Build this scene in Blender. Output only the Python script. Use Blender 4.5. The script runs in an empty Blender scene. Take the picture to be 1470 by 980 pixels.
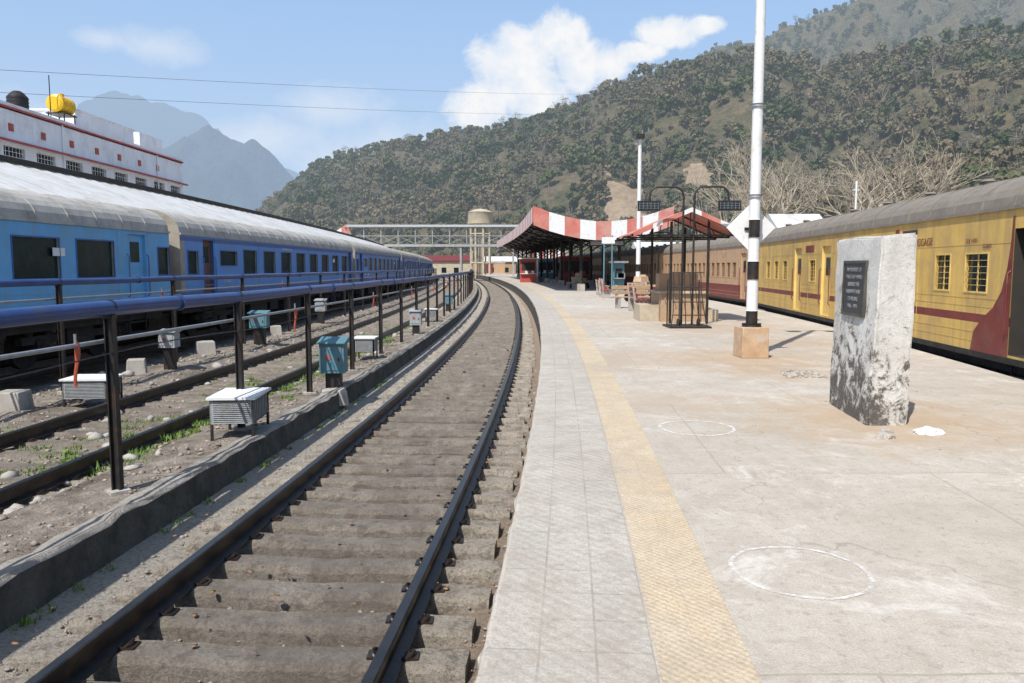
import bpy, bmesh, math, random
import numpy as np
from mathutils import Vector, Matrix, noise
random.seed(7); rng=np.random.default_rng(7)
scene=bpy.context.scene
# ------------------------------------------------------------ helpers
class MB:
    def __init__(s): s.v=[];s.f=[];s.m=[];s.uv=[]
    def add(s,vs,fs,mi=0,uv=None):
        b=len(s.v); s.v+=[tuple(p) for p in vs]
        s.uv+= uv if uv else [(p[0],p[1]) for p in vs]
        s.f+=[tuple(b+i for i in f) for f in fs]; s.m+=[mi]*len(fs)
    def box(s,x0,x1,y0,y1,z0,z1,mi=0,rot=0,tp=0):
        cx,cy=(x0+x1)/2,(y0+y1)/2; c,sn=math.cos(rot),math.sin(rot); vs=[]
        for z,k in((z0,0),(z1,tp)):
            for x,y in((x0+k,y0+k),(x1-k,y0+k),(x1-k,y1-k),(x0+k,y1-k)):
                dx,dy=x-cx,y-cy; vs.append((cx+dx*c-dy*sn,cy+dx*sn+dy*c,z))
        s.add(vs,[(3,2,1,0),(4,5,6,7),(0,1,5,4),(1,2,6,5),(2,3,7,6),(3,0,4,7)],mi)
    def hexa(s,p,mi=0): # 8 points bottom4 top4
        s.add(p,[(3,2,1,0),(4,5,6,7),(0,1,5,4),(1,2,6,5),(2,3,7,6),(3,0,4,7)],mi)
    def bar(s,a,b,w,h,mi=0):
        a=Vector(a);b=Vector(b);d=(b-a).normalized()
        up=Vector((0,0,1)) if abs(d.z)<.95 else Vector((0,1,0))
        sx=d.cross(up).normalized()*w/2; sy=sx.cross(d).normalized()*h/2
        s.hexa([a-sx-sy,a+sx-sy,a+sx+sy,a-sx+sy,b-sx-sy,b+sx-sy,b+sx+sy,b-sx+sy],mi)
    def tube(s,pts,r,n=8,mi=0,cap=True):
        pts=[Vector(p) for p in pts]; N=len(pts); rs=r if isinstance(r,(list,tuple)) else [r]*N
        vs=[];fs=[]
        ref=None
        for i,p in enumerate(pts):
            d=(pts[min(i+1,N-1)]-pts[max(i-1,0)]).normalized()
            if ref is None: ref=Vector((0,0,1)) if abs(d.z)<.9 else Vector((1,0,0))
            a=d.cross(ref)
            if a.length<1e-4: a=d.cross(Vector((0,1,0.1)))
            a.normalize(); b=a.cross(d).normalized(); ref=b
            for k in range(n):
                t=2*math.pi*k/n; vs.append(p+(a*math.cos(t)+b*math.sin(t))*rs[i])
        for i in range(N-1):
            for k in range(n):
                k2=(k+1)%n; fs.append((i*n+k,i*n+k2,(i+1)*n+k2,(i+1)*n+k))
        if cap: fs.append(tuple(range(n)));fs.append(tuple((N-1)*n+k for k in reversed(range(n))))
        s.add(vs,fs,mi)
    def cyl(s,c0,c1,r,n=16,mi=0,r2=None): s.tube([c0,c1],[r,r2 if r2 is not None else r],n,mi)
    def quad(s,a,b,c,d,mi=0): s.add([a,b,c,d],[(0,1,2,3)],mi)
    def obj(s,name,mats,parent=None,smooth=False,bevel=0):
        me=bpy.data.meshes.new(name); me.from_pydata(s.v,[],s.f)
        for m in mats: me.materials.append(m)
        me.polygons.foreach_set('material_index',s.m)
        uvl=me.uv_layers.new(name='UVMap'); li=np.zeros(len(me.loops),dtype=np.int32); me.loops.foreach_get('vertex_index',li)
        uvl.data.foreach_set('uv',np.array(s.uv,dtype=np.float32)[li].ravel())
        if smooth: me.shade_smooth(); me.set_sharp_from_angle(angle=math.radians(38))
        me.update(); o=bpy.data.objects.new(name,me); scene.collection.objects.link(o)
        if parent: o.parent=parent
        if bevel:
            b=o.modifiers.new('bevel','BEVEL'); b.width=bevel; b.segments=2; b.limit_method='ANGLE'
        return o
def fast(name,V,F,mats,mi=None,parent=None):
    me=bpy.data.meshes.new(name); k=F.shape[1]
    me.vertices.add(len(V)); me.vertices.foreach_set('co',np.ascontiguousarray(V,dtype=np.float32).ravel())
    me.loops.add(F.size); me.loops.foreach_set('vertex_index',np.ascontiguousarray(F,dtype=np.int32).ravel())
    me.polygons.add(len(F)); me.polygons.foreach_set('loop_start',np.arange(0,F.size,k,dtype=np.int32))
    for m in mats: me.materials.append(m)
    if mi is not None: me.polygons.foreach_set('material_index',mi)
    me.update(calc_edges=True); o=bpy.data.objects.new(name,me)
    scene.collection.objects.link(o)
    return o
def empty(name):
    o=bpy.data.objects.new(name,None); scene.collection.objects.link(o); return o
# ------------------------------------------------------------ materials
def new_mat(name):
    m=bpy.data.materials.new(name); m.use_nodes=True; nt=m.node_tree; nt.nodes.clear()
    out=nt.nodes.new('ShaderNodeOutputMaterial'); b=nt.nodes.new('ShaderNodeBsdfPrincipled')
    nt.links.new(b.outputs[0],out.inputs[0]); return m,nt,b,out
def N(nt,t,**k):
    n=nt.nodes.new(t)
    for a,v in k.items(): setattr(n,a,v)
    return n
def noi(nt,vec,scale,detail=5,rough=.6,dist=0):
    n=N(nt,'ShaderNodeTexNoise'); n.inputs['Scale'].default_value=scale;n.inputs['Detail'].default_value=detail
    n.inputs['Roughness'].default_value=rough;n.inputs['Distortion'].default_value=dist
    nt.links.new(vec,n.inputs['Vector']); return n.outputs['Fac']
def ramp(nt,fac,a,b,ca=0,cb=1):
    n=N(nt,'ShaderNodeMapRange'); n.inputs[1].default_value=a;n.inputs[2].default_value=b
    n.inputs[3].default_value=ca;n.inputs[4].default_value=cb; nt.links.new(fac,n.inputs[0]); return n.outputs[0]
def mixc(nt,fac,c1,c2,mode='MIX'):
    n=N(nt,'ShaderNodeMix',data_type='RGBA',blend_type=mode)
    for s,v in((n.inputs[0],fac),(n.inputs[6],c1),(n.inputs[7],c2)):
        if isinstance(v,bpy.types.NodeSocket): nt.links.new(v,s)
        elif isinstance(v,(int,float)): s.default_value=v
        else: s.default_value=(*v,1) if len(v)==3 else v
    return n.outputs[2]
def math_(nt,op,a,b=None,clamp=False):
    n=N(nt,'ShaderNodeMath',operation=op,use_clamp=clamp)
    for i,v in enumerate((a,b)):
        if v is None: continue
        if isinstance(v,bpy.types.NodeSocket): nt.links.new(v,n.inputs[i])
        else: n.inputs[i].default_value=v
    return n.outputs[0]
def bump(nt,b,h,strength=.3,dist=.02):
    n=N(nt,'ShaderNodeBump'); n.inputs['Strength'].default_value=strength;n.inputs['Distance'].default_value=dist
    nt.links.new(h,n.inputs['Height']); nt.links.new(n.outputs[0],b.inputs['Normal'])
def pmat(name,col,rough=.7,var=.15,scale=4,dirt=None,dirt_amt=.0,dscale=1.5,bmp=0,bscale=40,metal=0,spec=.5,dirt_lo=.5,dirt_hi=.7,bd=.01,streak=0):
    m,nt,b,out=new_mat(name); tc=N(nt,'ShaderNodeNewGeometry').outputs['Position']
    f=noi(nt,tc,scale,3); c=mixc(nt,ramp(nt,f,.3,.7),tuple(x*(1-var) for x in col),tuple(min(1,x*(1+var)) for x in col))
    f3=noi(nt,tc,scale*9,2); c=mixc(nt,ramp(nt,f3,.35,.65,0,var*.9),c,tuple(x*.55 for x in col))
    if dirt:
        f2=noi(nt,tc,dscale,5,.7,.3); c=mixc(nt,ramp(nt,f2,dirt_lo,dirt_hi,0,dirt_amt),c,dirt)
        if streak:
            vm=N(nt,'ShaderNodeVectorMath',operation='MULTIPLY'); nt.links.new(tc,vm.inputs[0]); vm.inputs[1].default_value=(5,5,.35)
            f4=noi(nt,vm.outputs[0],1,5,.7); c=mixc(nt,ramp(nt,f4,.46,.7,0,streak),c,dirt)
    nt.links.new(c,b.inputs['Base Color']); b.inputs['Roughness'].default_value=rough
    b.inputs['Metallic'].default_value=metal; b.inputs['Specular IOR Level'].default_value=spec
    if bmp: bump(nt,b,noi(nt,tc,bscale,4,.7),bmp,bd)
    return m
M={}
M['black']=pmat('black_painted_steel',(.018,.017,.017),.5,.3,8,(.09,.045,.025),.6,6)
M['rail']=pmat('rail_steel',(.024,.020,.018),.42,.3,3,(.085,.05,.032),.8,5,metal=.3,dirt_lo=.45)
M['railtop']=pmat('rail_head',(.05,.047,.046),.32,.2,6,(.09,.075,.06),.5,4,metal=.7)
M['pipe_blue']=pmat('blue_pipe_paint',(.025,.065,.22),.36,.2,3,(.06,.07,.10),.6,2.5)
M['pipe_grey']=pmat('galvanised_pipe',(.32,.33,.35),.45,.2,8,metal=.3)
M['boxgrey']=pmat('grey_box_paint',(.36,.38,.39),.6,.15,6,(.2,.18,.15),.6,8)
M['hose']=pmat('red_hose',(.50,.10,.05),.5,.2,9)
M['conc']=pmat('concrete',(.42,.39,.35),.9,.18,2,(.15,.13,.11),.6,3,bmp=.5,bscale=30)
M['conc_dark']=pmat('shaded_stained_concrete',(.095,.09,.075),.95,.3,3,(.03,.032,.024),.85,2.5,bmp=.9,bscale=18,bd=.03)  # shade of the curb face put into the dark base colour, plus stains
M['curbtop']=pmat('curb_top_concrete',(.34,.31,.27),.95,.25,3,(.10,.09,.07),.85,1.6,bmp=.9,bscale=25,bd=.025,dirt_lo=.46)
M['gravel']=pmat('gravel_ground',(.33,.28,.23),.95,.4,6,(.10,.078,.055),.9,.9,bmp=1,bscale=30,bd=.05,dirt_lo=.46)
M['ground']=pmat('ground_soil',(.22,.19,.14),.95,.25,.05,(.10,.11,.05),.8,.03)
M['stone']=pmat('ballast_stone',(.36,.31,.26),.9,.45,9,(.12,.085,.065),.8,4)
M['glass']=pmat('dark_window_glass',(.012,.022,.024),.12,.3,2,(.05,.06,.06),.5,3)
M['glass2']=pmat('tinted_coach_glass',(.010,.035,.035),.22,.3,2,(.03,.06,.06),.5,3,spec=.2)
M['under']=pmat('underframe_black',(.022,.02,.019),.8,.3,5,(.07,.06,.05),.6,4)
M['white']=pmat('white_paint',(.76,.76,.75),.7,.06,3,(.35,.33,.3),.5,3,dirt_lo=.55)
M['redpaint']=pmat('red_paint',(.45,.075,.06),.6,.2,3,(.35,.17,.14),.6,2)
M['redfaded']=pmat('faded_red_sheet',(.55,.17,.13),.75,.15,1.5,(.58,.38,.33),.7,.8,dirt_lo=.42)
M['maroon']=pmat('maroon_paint',(.18,.028,.024),.5,.2,3,(.18,.10,.07),.6,2)
yd=(.33,.23,.12)
M['yellow']=pmat('yellow_coach_paint',(.67,.445,.12),.6,.1,1.5,yd,.7,1.1,dirt_lo=.44,dirt_hi=.75,streak=.6)
M['yellow2']=pmat('yellow_door_paint',(.74,.53,.17),.6,.1,2,yd,.6,3,streak=.45)
M['tan']=pmat('tan_coach_paint',(.54,.36,.21),.55,.12,2,(.27,.13,.08),.6,2,streak=.4)
M['skyblue']=pmat('light_blue_coach_paint',(.13,.44,.77),.42,.08,1.2,(.20,.33,.40),.65,1.0,streak=.5,dirt_lo=.46)
M['royal']=pmat('blue_coach_paint',(.10,.31,.70),.42,.1,1.2,(.17,.28,.43),.65,1.0,streak=.45,dirt_lo=.46)
M['navy']=pmat('navy_stripe_paint',(.04,.13,.38),.4,.15,2,(.12,.18,.28),.5,1.5,streak=.3)
M['roof_beige']=pmat('coach_roof_grey',(.46,.44,.40),.6,.1,1.5,(.20,.175,.15),.8,1.2,streak=.4)
M['roof_dark']=pmat('coach_roof_weathered',(.25,.22,.185),.8,.2,1.5,(.12,.10,.085),.7,1.5,bmp=.2)
M['beige']=pmat('vestibule_beige',(.38,.34,.28),.7,.15,2,(.2,.17,.14),.6,3)
M['brown']=pmat('brown_door',(.16,.06,.03),.6,.2,4)
M['inside']=pmat('coach_interior',(.035,.03,.026),.8,.2,3)
M['tin']=pmat('white_corrugated_sheet',(.62,.62,.61),.6,.08,1.5,(.36,.33,.30),.7,.8,dirt_lo=.46)
M['bridge']=pmat('bridge_grey_steel',(.38,.39,.38),.7,.12,1,(.2,.16,.12),.6,1)
M['cream']=pmat('cream_masonry',(.50,.43,.32),.85,.12,1,(.28,.23,.18),.6,1.2)
M['teal']=pmat('teal_box_paint',(.08,.23,.29),.5,.15,5,(.22,.22,.2),.7,8,dirt_lo=.45)
M['orange']=pmat('orange_tan_base',(.52,.35,.21),.85,.15,6,(.52,.48,.42),.85,5,bmp=.4)
M['bluewhite']=pmat('building_white_wall',(.82,.83,.86),.8,.05,.6,(.45,.44,.43),.45,.8,streak=.25)
M['tankyellow']=pmat('yellow_tank_plastic',(.75,.45,.01),.4,.05,2)
M['plaque']=pmat('black_plaque',(.04,.04,.045),.35,.3,12,(.14,.14,.14),.6,45,dirt_lo=.5)
M['wood']=pmat('brown_tile',(.46,.31,.19),.7,.2,5,(.24,.13,.08),.6,5)
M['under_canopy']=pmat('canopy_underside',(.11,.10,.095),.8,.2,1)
M['sack']=pmat('jute_sack',(.42,.36,.26),.9,.2,6,bmp=.5)
M['leaflitter']=pmat('dry_leaf',(.28,.16,.08),.9,.3,9)
# track bed
m,nt,b,out=new_mat('track_bed_dirt'); g=N(nt,'ShaderNodeNewGeometry').outputs['Position']; uvn=N(nt,'ShaderNodeUVMap'); sp=N(nt,'ShaderNodeSeparateXYZ'); nt.links.new(uvn.outputs[0],sp.inputs[0])
c=mixc(nt,ramp(nt,noi(nt,g,4,6,.7),.35,.65),(.17,.135,.105),(.085,.07,.058))
sh_=ramp(nt,noi(nt,g,2.5,4),.2,.8,-.25,.25)
c=mixc(nt,ramp(nt,math_(nt,'ADD',sp.outputs[0],sh_),-1.95,-2.15),c,(.45,.41,.35))
c=mixc(nt,ramp(nt,math_(nt,'ADD',sp.outputs[0],sh_),.2,.4),c,(.33,.25,.185))
c=mixc(nt,ramp(nt,noi(nt,g,30,4,.8),.45,.65,0,.6),c,(.10,.085,.07))
nt.links.new(c,b.inputs['Base Color']); b.inputs['Roughness'].default_value=.95; bump(nt,b,noi(nt,g,35,5,.75),1,.04); M['dirt']=m
# chalk ring
m,nt,b,out=new_mat('chalk_ring'); tc=N(nt,'ShaderNodeNewGeometry').outputs['Position']
b.inputs['Base Color'].default_value=(.80,.79,.76,1); b.inputs['Roughness'].default_value=.95
tr=N(nt,'ShaderNodeBsdfTransparent'); mx=N(nt,'ShaderNodeMixShader'); f=ramp(nt,noi(nt,tc,16,6,.85),.42,.58,.1,.85)
nt.links.new(f,mx.inputs[0]);nt.links.new(tr.outputs[0],mx.inputs[1]);nt.links.new(b.outputs[0],mx.inputs[2]);nt.links.new(mx.outputs[0],out.inputs[0]); M['chalk']=m
# peeling pillar
m,nt,b,out=new_mat('peeling_whitewash'); tc=N(nt,'ShaderNodeNewGeometry').outputs['Position']; sep=N(nt,'ShaderNodeSeparateXYZ'); nt.links.new(tc,sep.inputs[0])
f=noi(nt,tc,5,12,.82,.5); low=ramp(nt,sep.outputs[2],0,1.7,.12,-.075); xx_=ramp(nt,sep.outputs[0],3.84,3.98,.02,-.03); ff=math_(nt,'ADD',math_(nt,'ADD',f,low),xx_)
c=mixc(nt,ramp(nt,noi(nt,tc,2,5),.35,.7),(.80,.79,.76),(.60,.575,.53)); c=mixc(nt,ramp(nt,ff,.535,.56,0,.5),c,(.42,.39,.35)); c=mixc(nt,ramp(nt,ff,.565,.61),c,(.12,.11,.10))
c=mixc(nt,ramp(nt,noi(nt,tc,25,5,.8),.55,.65,0,.65),c,(.3,.28,.26))
nt.links.new(c,b.inputs['Base Color']); b.inputs['Roughness'].default_value=.95; bump(nt,b,ff,.8,.04); M['peel']=m
# platform
m,nt,b,out=new_mat('platform_concrete'); g=N(nt,'ShaderNodeNewGeometry').outputs['Position']
uvn=N(nt,'ShaderNodeUVMap'); sp=N(nt,'ShaderNodeSeparateXYZ'); nt.links.new(uvn.outputs[0],sp.inputs[0])
c=mixc(nt,ramp(nt,noi(nt,g,.35,4,.6,.5),.3,.7),(.52,.47,.395),(.65,.605,.535))
br=N(nt,'ShaderNodeTexBrick'); br.offset=.5; br.inputs['Scale'].default_value=1; br.inputs['Brick Width'].default_value=3.3; br.inputs['Row Height'].default_value=3.1; br.inputs['Mortar Size'].default_value=.009
br.inputs['Color1'].default_value=(1,1,1,1); br.inputs['Color2'].default_value=(.84,.83,.81,1); br.inputs['Mortar'].default_value=(.55,.52,.48,1); br.inputs['Bias'].default_value=-.2
wv=N(nt,'ShaderNodeVectorMath',operation='ADD'); nz=N(nt,'ShaderNodeTexNoise');nz.inputs['Scale'].default_value=1.4;nz.inputs['Detail'].default_value=4; nt.links.new(g,nz.inputs['Vector'])
ws=N(nt,'ShaderNodeVectorMath',operation='SCALE'); nt.links.new(nz.outputs['Color'],ws.inputs[0]); ws.inputs['Scale'].default_value=.05
nt.links.new(uvn.outputs[0],wv.inputs[0]); nt.links.new(ws.outputs[0],wv.inputs[1]); nt.links.new(wv.outputs[0],br.inputs['Vector'])
c=mixc(nt,.7,c,br.outputs[0],'MULTIPLY')
c=mixc(nt,ramp(nt,noi(nt,g,2.4,7,.8),.42,.64,0,.7),c,(.42,.365,.30))
c=mixc(nt,ramp(nt,noi(nt,g,90,2,.75),.40,.62,0,.5),c,(.34,.30,.26))
c=mixc(nt,ramp(nt,noi(nt,g,14,6,.85),.53,.62,0,.6),c,(.30,.26,.215))
c=mixc(nt,ramp(nt,noi(nt,g,.8,7,.82,1.5),.54,.66,0,.7),c,(.71,.68,.63))
vm=N(nt,'ShaderNodeVectorMath',operation='MULTIPLY'); nt.links.new(g,vm.inputs[0]); vm.inputs[1].default_value=(2.6,.35,1)
c=mixc(nt,ramp(nt,noi(nt,vm.outputs[0],1.2,6,.75,.4),.53,.70,0,.5),c,(.38,.33,.275))
vo=N(nt,'ShaderNodeTexVoronoi',feature='DISTANCE_TO_EDGE'); vo.inputs['Scale'].default_value=.33
va=N(nt,'ShaderNodeVectorMath',operation='ADD'); nt.links.new(g,va.inputs[0]); nt.links.new(nz.outputs['Color'],va.inputs[1]); nt.links.new(va.outputs[0],vo.inputs['Vector'])
crack=math_(nt,'MULTIPLY',ramp(nt,vo.outputs[0],.001,.005,.6,0),ramp(nt,noi(nt,g,.6,2),.45,.6))
c=mixc(nt,crack,c,(.24,.21,.18))
dn_=ramp(nt,noi(nt,g,2.5,5,.7),.2,.8,-.7,.7)
for (px,py,r,kk) in((4.4,14.1,1.9,.7),(4.0,8.4,1.8,.7),(4.2,12.2,1.2,.65),(6.2,17,1.7,.55),(2.2,14,2.4,.35),(5.5,21,2.5,.5),(1.7,9.5,1.2,.3),(3.0,26,2.5,.35)):
    vd=N(nt,'ShaderNodeVectorMath',operation='DISTANCE'); nt.links.new(g,vd.inputs[0]); vd.inputs[1].default_value=(px,py,0)
    c=mixc(nt,ramp(nt,math_(nt,'ADD',math_(nt,'DIVIDE',vd.outputs['Value'],r),dn_),.3,1.1,kk,0),c,(.43,.31,.20))
nt.links.new(c,b.inputs['Base Color']); b.inputs['Roughness'].default_value=.92
bump(nt,b,noi(nt,g,55,4,.75),.5,.015); M['platform']=m
def stripmat(name,c1,c2,mort,bw,bh,dots,wear,dust,kd,wk):
    m,nt,b,out=new_mat(name); g=N(nt,'ShaderNodeNewGeometry').outputs['Position']; uvn=N(nt,'ShaderNodeUVMap')
    br=N(nt,'ShaderNodeTexBrick'); br.offset=0; br.inputs['Scale'].default_value=1; br.inputs['Brick Width'].default_value=bw; br.inputs['Row Height'].default_value=bh
    br.inputs['Mortar Size'].default_value=.006; br.inputs['Color1'].default_value=(*c1,1);br.inputs['Color2'].default_value=(*c2,1);br.inputs['Mortar'].default_value=(*mort,1)
    nt.links.new(uvn.outputs[0],br.inputs['Vector'])
    sp=N(nt,'ShaderNodeSeparateXYZ'); nt.links.new(uvn.outputs[0],sp.inputs[0])
    dx=math_(nt,'SINE',math_(nt,'MULTIPLY',sp.outputs[0],2*math.pi/dots)); dy=math_(nt,'SINE',math_(nt,'MULTIPLY',sp.outputs[1],2*math.pi/dots))
    d=math_(nt,'MULTIPLY',dx,dy)
    c=mixc(nt,ramp(nt,d,.3,.9,0,kd),br.outputs[0],tuple(x*.45 for x in c1))
    c=mixc(nt,ramp(nt,noi(nt,g,1.3,7,.8,.6),.36,.60,0,wk),c,wear)
    c=mixc(nt,ramp(nt,noi(nt,g,4,7,.85,.4),.47,.60,0,.8),c,dust)
    c=mixc(nt,ramp(nt,noi(nt,g,70,2,.75),.40,.62,0,.5),c,tuple(x*.55 for x in c1))
    c=mixc(nt,ramp(nt,noi(nt,g,.45,4,.6),.47,.68,0,.5),c,(.36,.31,.255))
    nt.links.new(c,b.inputs['Base Color']); b.inputs['Roughness'].default_value=.92
    bump(nt,b,math_(nt,'ADD',math_(nt,'MULTIPLY',d,.3),noi(nt,g,45,4,.75)),.55,.014); return m
M['paver']=stripmat('grey_paver_tiles',(.54,.505,.45),(.45,.42,.37),(.25,.225,.19),.245,.30,.10,(.58,.54,.475),(.40,.35,.29),.16,.75)
M['tactile']=stripmat('yellow_tactile_tiles',(.64,.50,.33),(.60,.475,.32),(.52,.42,.30),.195,.195,.05,(.64,.555,.43),(.50,.42,.32),.08,.9)
# sleeper
m,nt,b,out=new_mat('sleeper_concrete'); g=N(nt,'ShaderNodeNewGeometry').outputs['Position']; uvn=N(nt,'ShaderNodeUVMap'); sp=N(nt,'ShaderNodeSeparateXYZ'); nt.links.new(uvn.outputs[0],sp.inputs[0])
inn=math_(nt,'ABSOLUTE',math_(nt,'ADD',sp.outputs[0],.84)); inn=math_(nt,'ADD',inn,ramp(nt,noi(nt,g,3,4),.2,.8,-.2,.2)); st=ramp(nt,inn,.70,1.05,1,0)
f=noi(nt,g,3,6,.75,.4); c=mixc(nt,ramp(nt,f,.35,.7),(.50,.445,.37),(.34,.30,.25))
c=mixc(nt,math_(nt,'MULTIPLY',st,ramp(nt,noi(nt,g,1.4,7,.78),.34,.60,.3,.92)),c,(.185,.155,.128))
c=mixc(nt,ramp(nt,noi(nt,g,7,7,.82),.50,.60,0,.75),c,(.14,.115,.092))
c=mixc(nt,ramp(nt,noi(nt,g,45,3,.8),.45,.65,0,.6),c,(.14,.12,.10))
nt.links.new(c,b.inputs['Base Color']); b.inputs['Roughness'].default_value=.92; bump(nt,b,noi(nt,g,28,6,.8),1,.035); M['sleeper']=m
# foliage and hills; air haze painted in as blue emission growing with distance
def haze_mat(name,ramp_cols,L,rand=True,hz=(.42,.52,.62),scale=.02,hstr=1.0,bp=0,bs=.3):
    m,nt,b,out=new_mat(name); g=N(nt,'ShaderNodeNewGeometry').outputs['Position']
    if rand: f=N(nt,'ShaderNodeObjectInfo').outputs['Random']
    else: f=ramp(nt,noi(nt,g,scale,6,.7),.3,.7)
    cr=N(nt,'ShaderNodeValToRGB'); e=cr.color_ramp.elements
    e[0].position=0;e[0].color=(*ramp_cols[0],1);e[1].position=1;e[1].color=(*ramp_cols[-1],1)
    for i,cc in enumerate(ramp_cols[1:-1]): x=e.new((i+1)/(len(ramp_cols)-1)); x.color=(*cc,1)
    nt.links.new(f,cr.inputs[0]); c=mixc(nt,ramp(nt,noi(nt,g,.9 if rand else .25,1),.3,.7,0,.4),cr.outputs[0],tuple(x*.5 for x in ramp_cols[0]))
    if rand: c=mixc(nt,ramp(nt,noi(nt,g,.013,3,.65),.46,.63,0,.85),c,(.20,.155,.10))
    nt.links.new(c,b.inputs['Base Color']); b.inputs['Roughness'].default_value=.85; b.inputs['Specular IOR Level'].default_value=.15
    if bp: bump(nt,b,noi(nt,g,bs,4,.7),1,bp)
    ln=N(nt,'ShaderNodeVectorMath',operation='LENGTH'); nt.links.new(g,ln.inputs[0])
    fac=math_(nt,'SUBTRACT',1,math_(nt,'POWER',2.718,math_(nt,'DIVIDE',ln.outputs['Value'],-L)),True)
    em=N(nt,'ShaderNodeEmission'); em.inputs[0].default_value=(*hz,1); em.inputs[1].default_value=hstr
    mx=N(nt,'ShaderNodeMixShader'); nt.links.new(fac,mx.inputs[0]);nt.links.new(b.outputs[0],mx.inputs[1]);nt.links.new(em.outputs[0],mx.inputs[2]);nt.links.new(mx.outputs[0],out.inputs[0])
    return m
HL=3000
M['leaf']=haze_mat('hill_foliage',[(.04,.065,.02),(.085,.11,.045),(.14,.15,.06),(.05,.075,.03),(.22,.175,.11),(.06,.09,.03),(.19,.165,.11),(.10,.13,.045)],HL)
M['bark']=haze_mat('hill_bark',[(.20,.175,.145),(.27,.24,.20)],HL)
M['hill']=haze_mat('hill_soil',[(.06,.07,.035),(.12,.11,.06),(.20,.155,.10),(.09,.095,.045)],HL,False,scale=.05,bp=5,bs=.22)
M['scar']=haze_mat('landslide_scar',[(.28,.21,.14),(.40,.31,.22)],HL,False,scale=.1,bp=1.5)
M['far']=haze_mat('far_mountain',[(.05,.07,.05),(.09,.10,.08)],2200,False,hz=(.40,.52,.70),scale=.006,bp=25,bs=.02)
M['grass']=pmat('grass',(.13,.23,.035),.7,.4,3,(.24,.2,.08),.7,1.5)
M['twig']=pmat('bare_branch',(.40,.345,.265),.85,.2,3)
# ------------------------------------------------------------ alignment curves
class Curve:
    def __init__(s,ys,ss,Y0,X0):
        s.Y=np.arange(-60,420,.25); s.s=np.interp(s.Y,ys,ss); X=np.concatenate([[0],np.cumsum((s.s[1:]+s.s[:-1])/2*.25)])
        s.X=X-np.interp(Y0,s.Y,X)+X0
    def p(s,Y,off=0,z=0):
        x=float(np.interp(Y,s.Y,s.X)); t=float(np.interp(Y,s.Y,s.s)); k=math.sqrt(1+t*t)
        return Vector((x+off/k,Y-off*t/k,z))
    def ang(s,Y): return -math.atan(float(np.interp(Y,s.Y,s.s)))
A=Curve([-60,0,10,20,30,40,60,80,100,130,200,300,400],[.13,.088,.055,.03,.01,-.005,-.03,-.05,-.065,-.08,-.12,-.2,-.3],4,-.777)
Q=Curve([-60,-12,0,11,16,21,32,41,60,80,130,400],[.3,.24,.19,.155,.135,.11,.05,.015,-.03,-.05,-.08,-.3],11.4,7.5)
def yrange(a,b,st,grow=0.02):
    r=[a];
    while r[-1]<b: r.append(min(b,r[-1]+st+max(0,r[-1])*grow))
    return r
def sweep(mb,cv,Ys,prof,closed=False,mi=0,zf=None):
    n=len(prof);vs=[];uv=[];fs=[]
    for Y in Ys:
        for o,z in prof: vs.append(cv.p(Y,o,z)); uv.append((o,Y))
    for i in range(len(Ys)-1):
        for k in range(n if closed else n-1):
            k2=(k+1)%n; fs.append((i*n+k,(i+1)*n+k,(i+1)*n+k2,i*n+k2)[::-1])
    mb.add(vs,fs,mi,uv)
# ------------------------------------------------------------ ground
mb=MB(); mb.quad((-9000,-3000,-1.05),(9000,-3000,-1.05),(9000,15000,-1.05),(-9000,15000,-1.05)); mb.obj('ground',[M['ground']])
def gz(o):
    return float(np.interp(o,[-15,-13,-12.6,-8.9,-8.5,-7.2,-6.9,-6.5,-4.1,-3.8,-2.8],[-.9,-.95,-.95,-.9,-.62,-.60,-.66,-.72,-.72,-.5,-.44]))
def gzn(p): 
    q=Vector((p.x*1.4,p.y*1.4,0)); return noise.noise(q)*.05+noise.noise(q*5)*.03
Ys=yrange(-4,240,.11,.009); offs=list(np.arange(-15,-8.9,.5))+list(np.arange(-8.9,-2.80,.11))+[-2.80]
V=[];n=len(offs)
for Y in Ys:
    for o in offs:
        p=A.p(Y,o,gz(o))
        if Y<70 and o<-2.9: p.z+=gzn(p)
        V.append(p)
V=np.array(V); i=np.arange((len(Ys)-1)*n).reshape(-1,n)[:,:-1].ravel()
F=np.stack([i,i+1,i+n+1,i+n],1); fast('yard_gravel_ground',V,F,[M['gravel']])
# main track bed
mb=MB(); sweep(mb,A,yrange(-4,260,.3,.02),[(-2.64,-.72),(-2.3,-.765),(-2.0,-.80),(-.84,-.82),(.2,-.80),(.5,-.765),(.72,-.70)]); mb.obj('track_bed',[M['dirt']])
# platform
Yp=yrange(-6,240,.4,.02)
mb=MB();vs=[];uv=[];fs=[]
K=14
for Y in Yp:
    a=A.p(Y,.71); bq=Q.p(Y,0)
    for k in range(K+1): t=k/K; q=a.lerp(bq,t); vs.append((q.x,q.y,0)); uv.append((t*(bq.x-a.x),Y))
    vs.append((bq.x,bq.y,-1.04)); uv.append((9,Y))
n=K+2
for i in range(len(Yp)-1):
    for k in range(n-1): fs.append((i*n+k,i*n+k+1,(i+1)*n+k+1,(i+1)*n+k))
mb.add(vs,fs,0,uv)
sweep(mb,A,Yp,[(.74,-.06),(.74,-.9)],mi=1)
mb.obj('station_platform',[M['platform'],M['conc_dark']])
mb=MB(); vs=[];fs=[];uv=[]
for Y in yrange(-6,240,.07,.01):
    e=.70+.024*noise.noise(Vector((0,Y*3,0)))+.022*noise.noise(Vector((5,Y*11,0)))
    zz=.012*noise.noise(Vector((7,Y*6,0)))
    for o,z in((e+.02,-.10),(e,-.09),(e,-.016+zz),(e+.022,.0),(e+.03,.004),(1.44,.004)): vs.append(A.p(Y,o,z)); uv.append((o-1.44,Y))
nn=len(vs)//6
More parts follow.
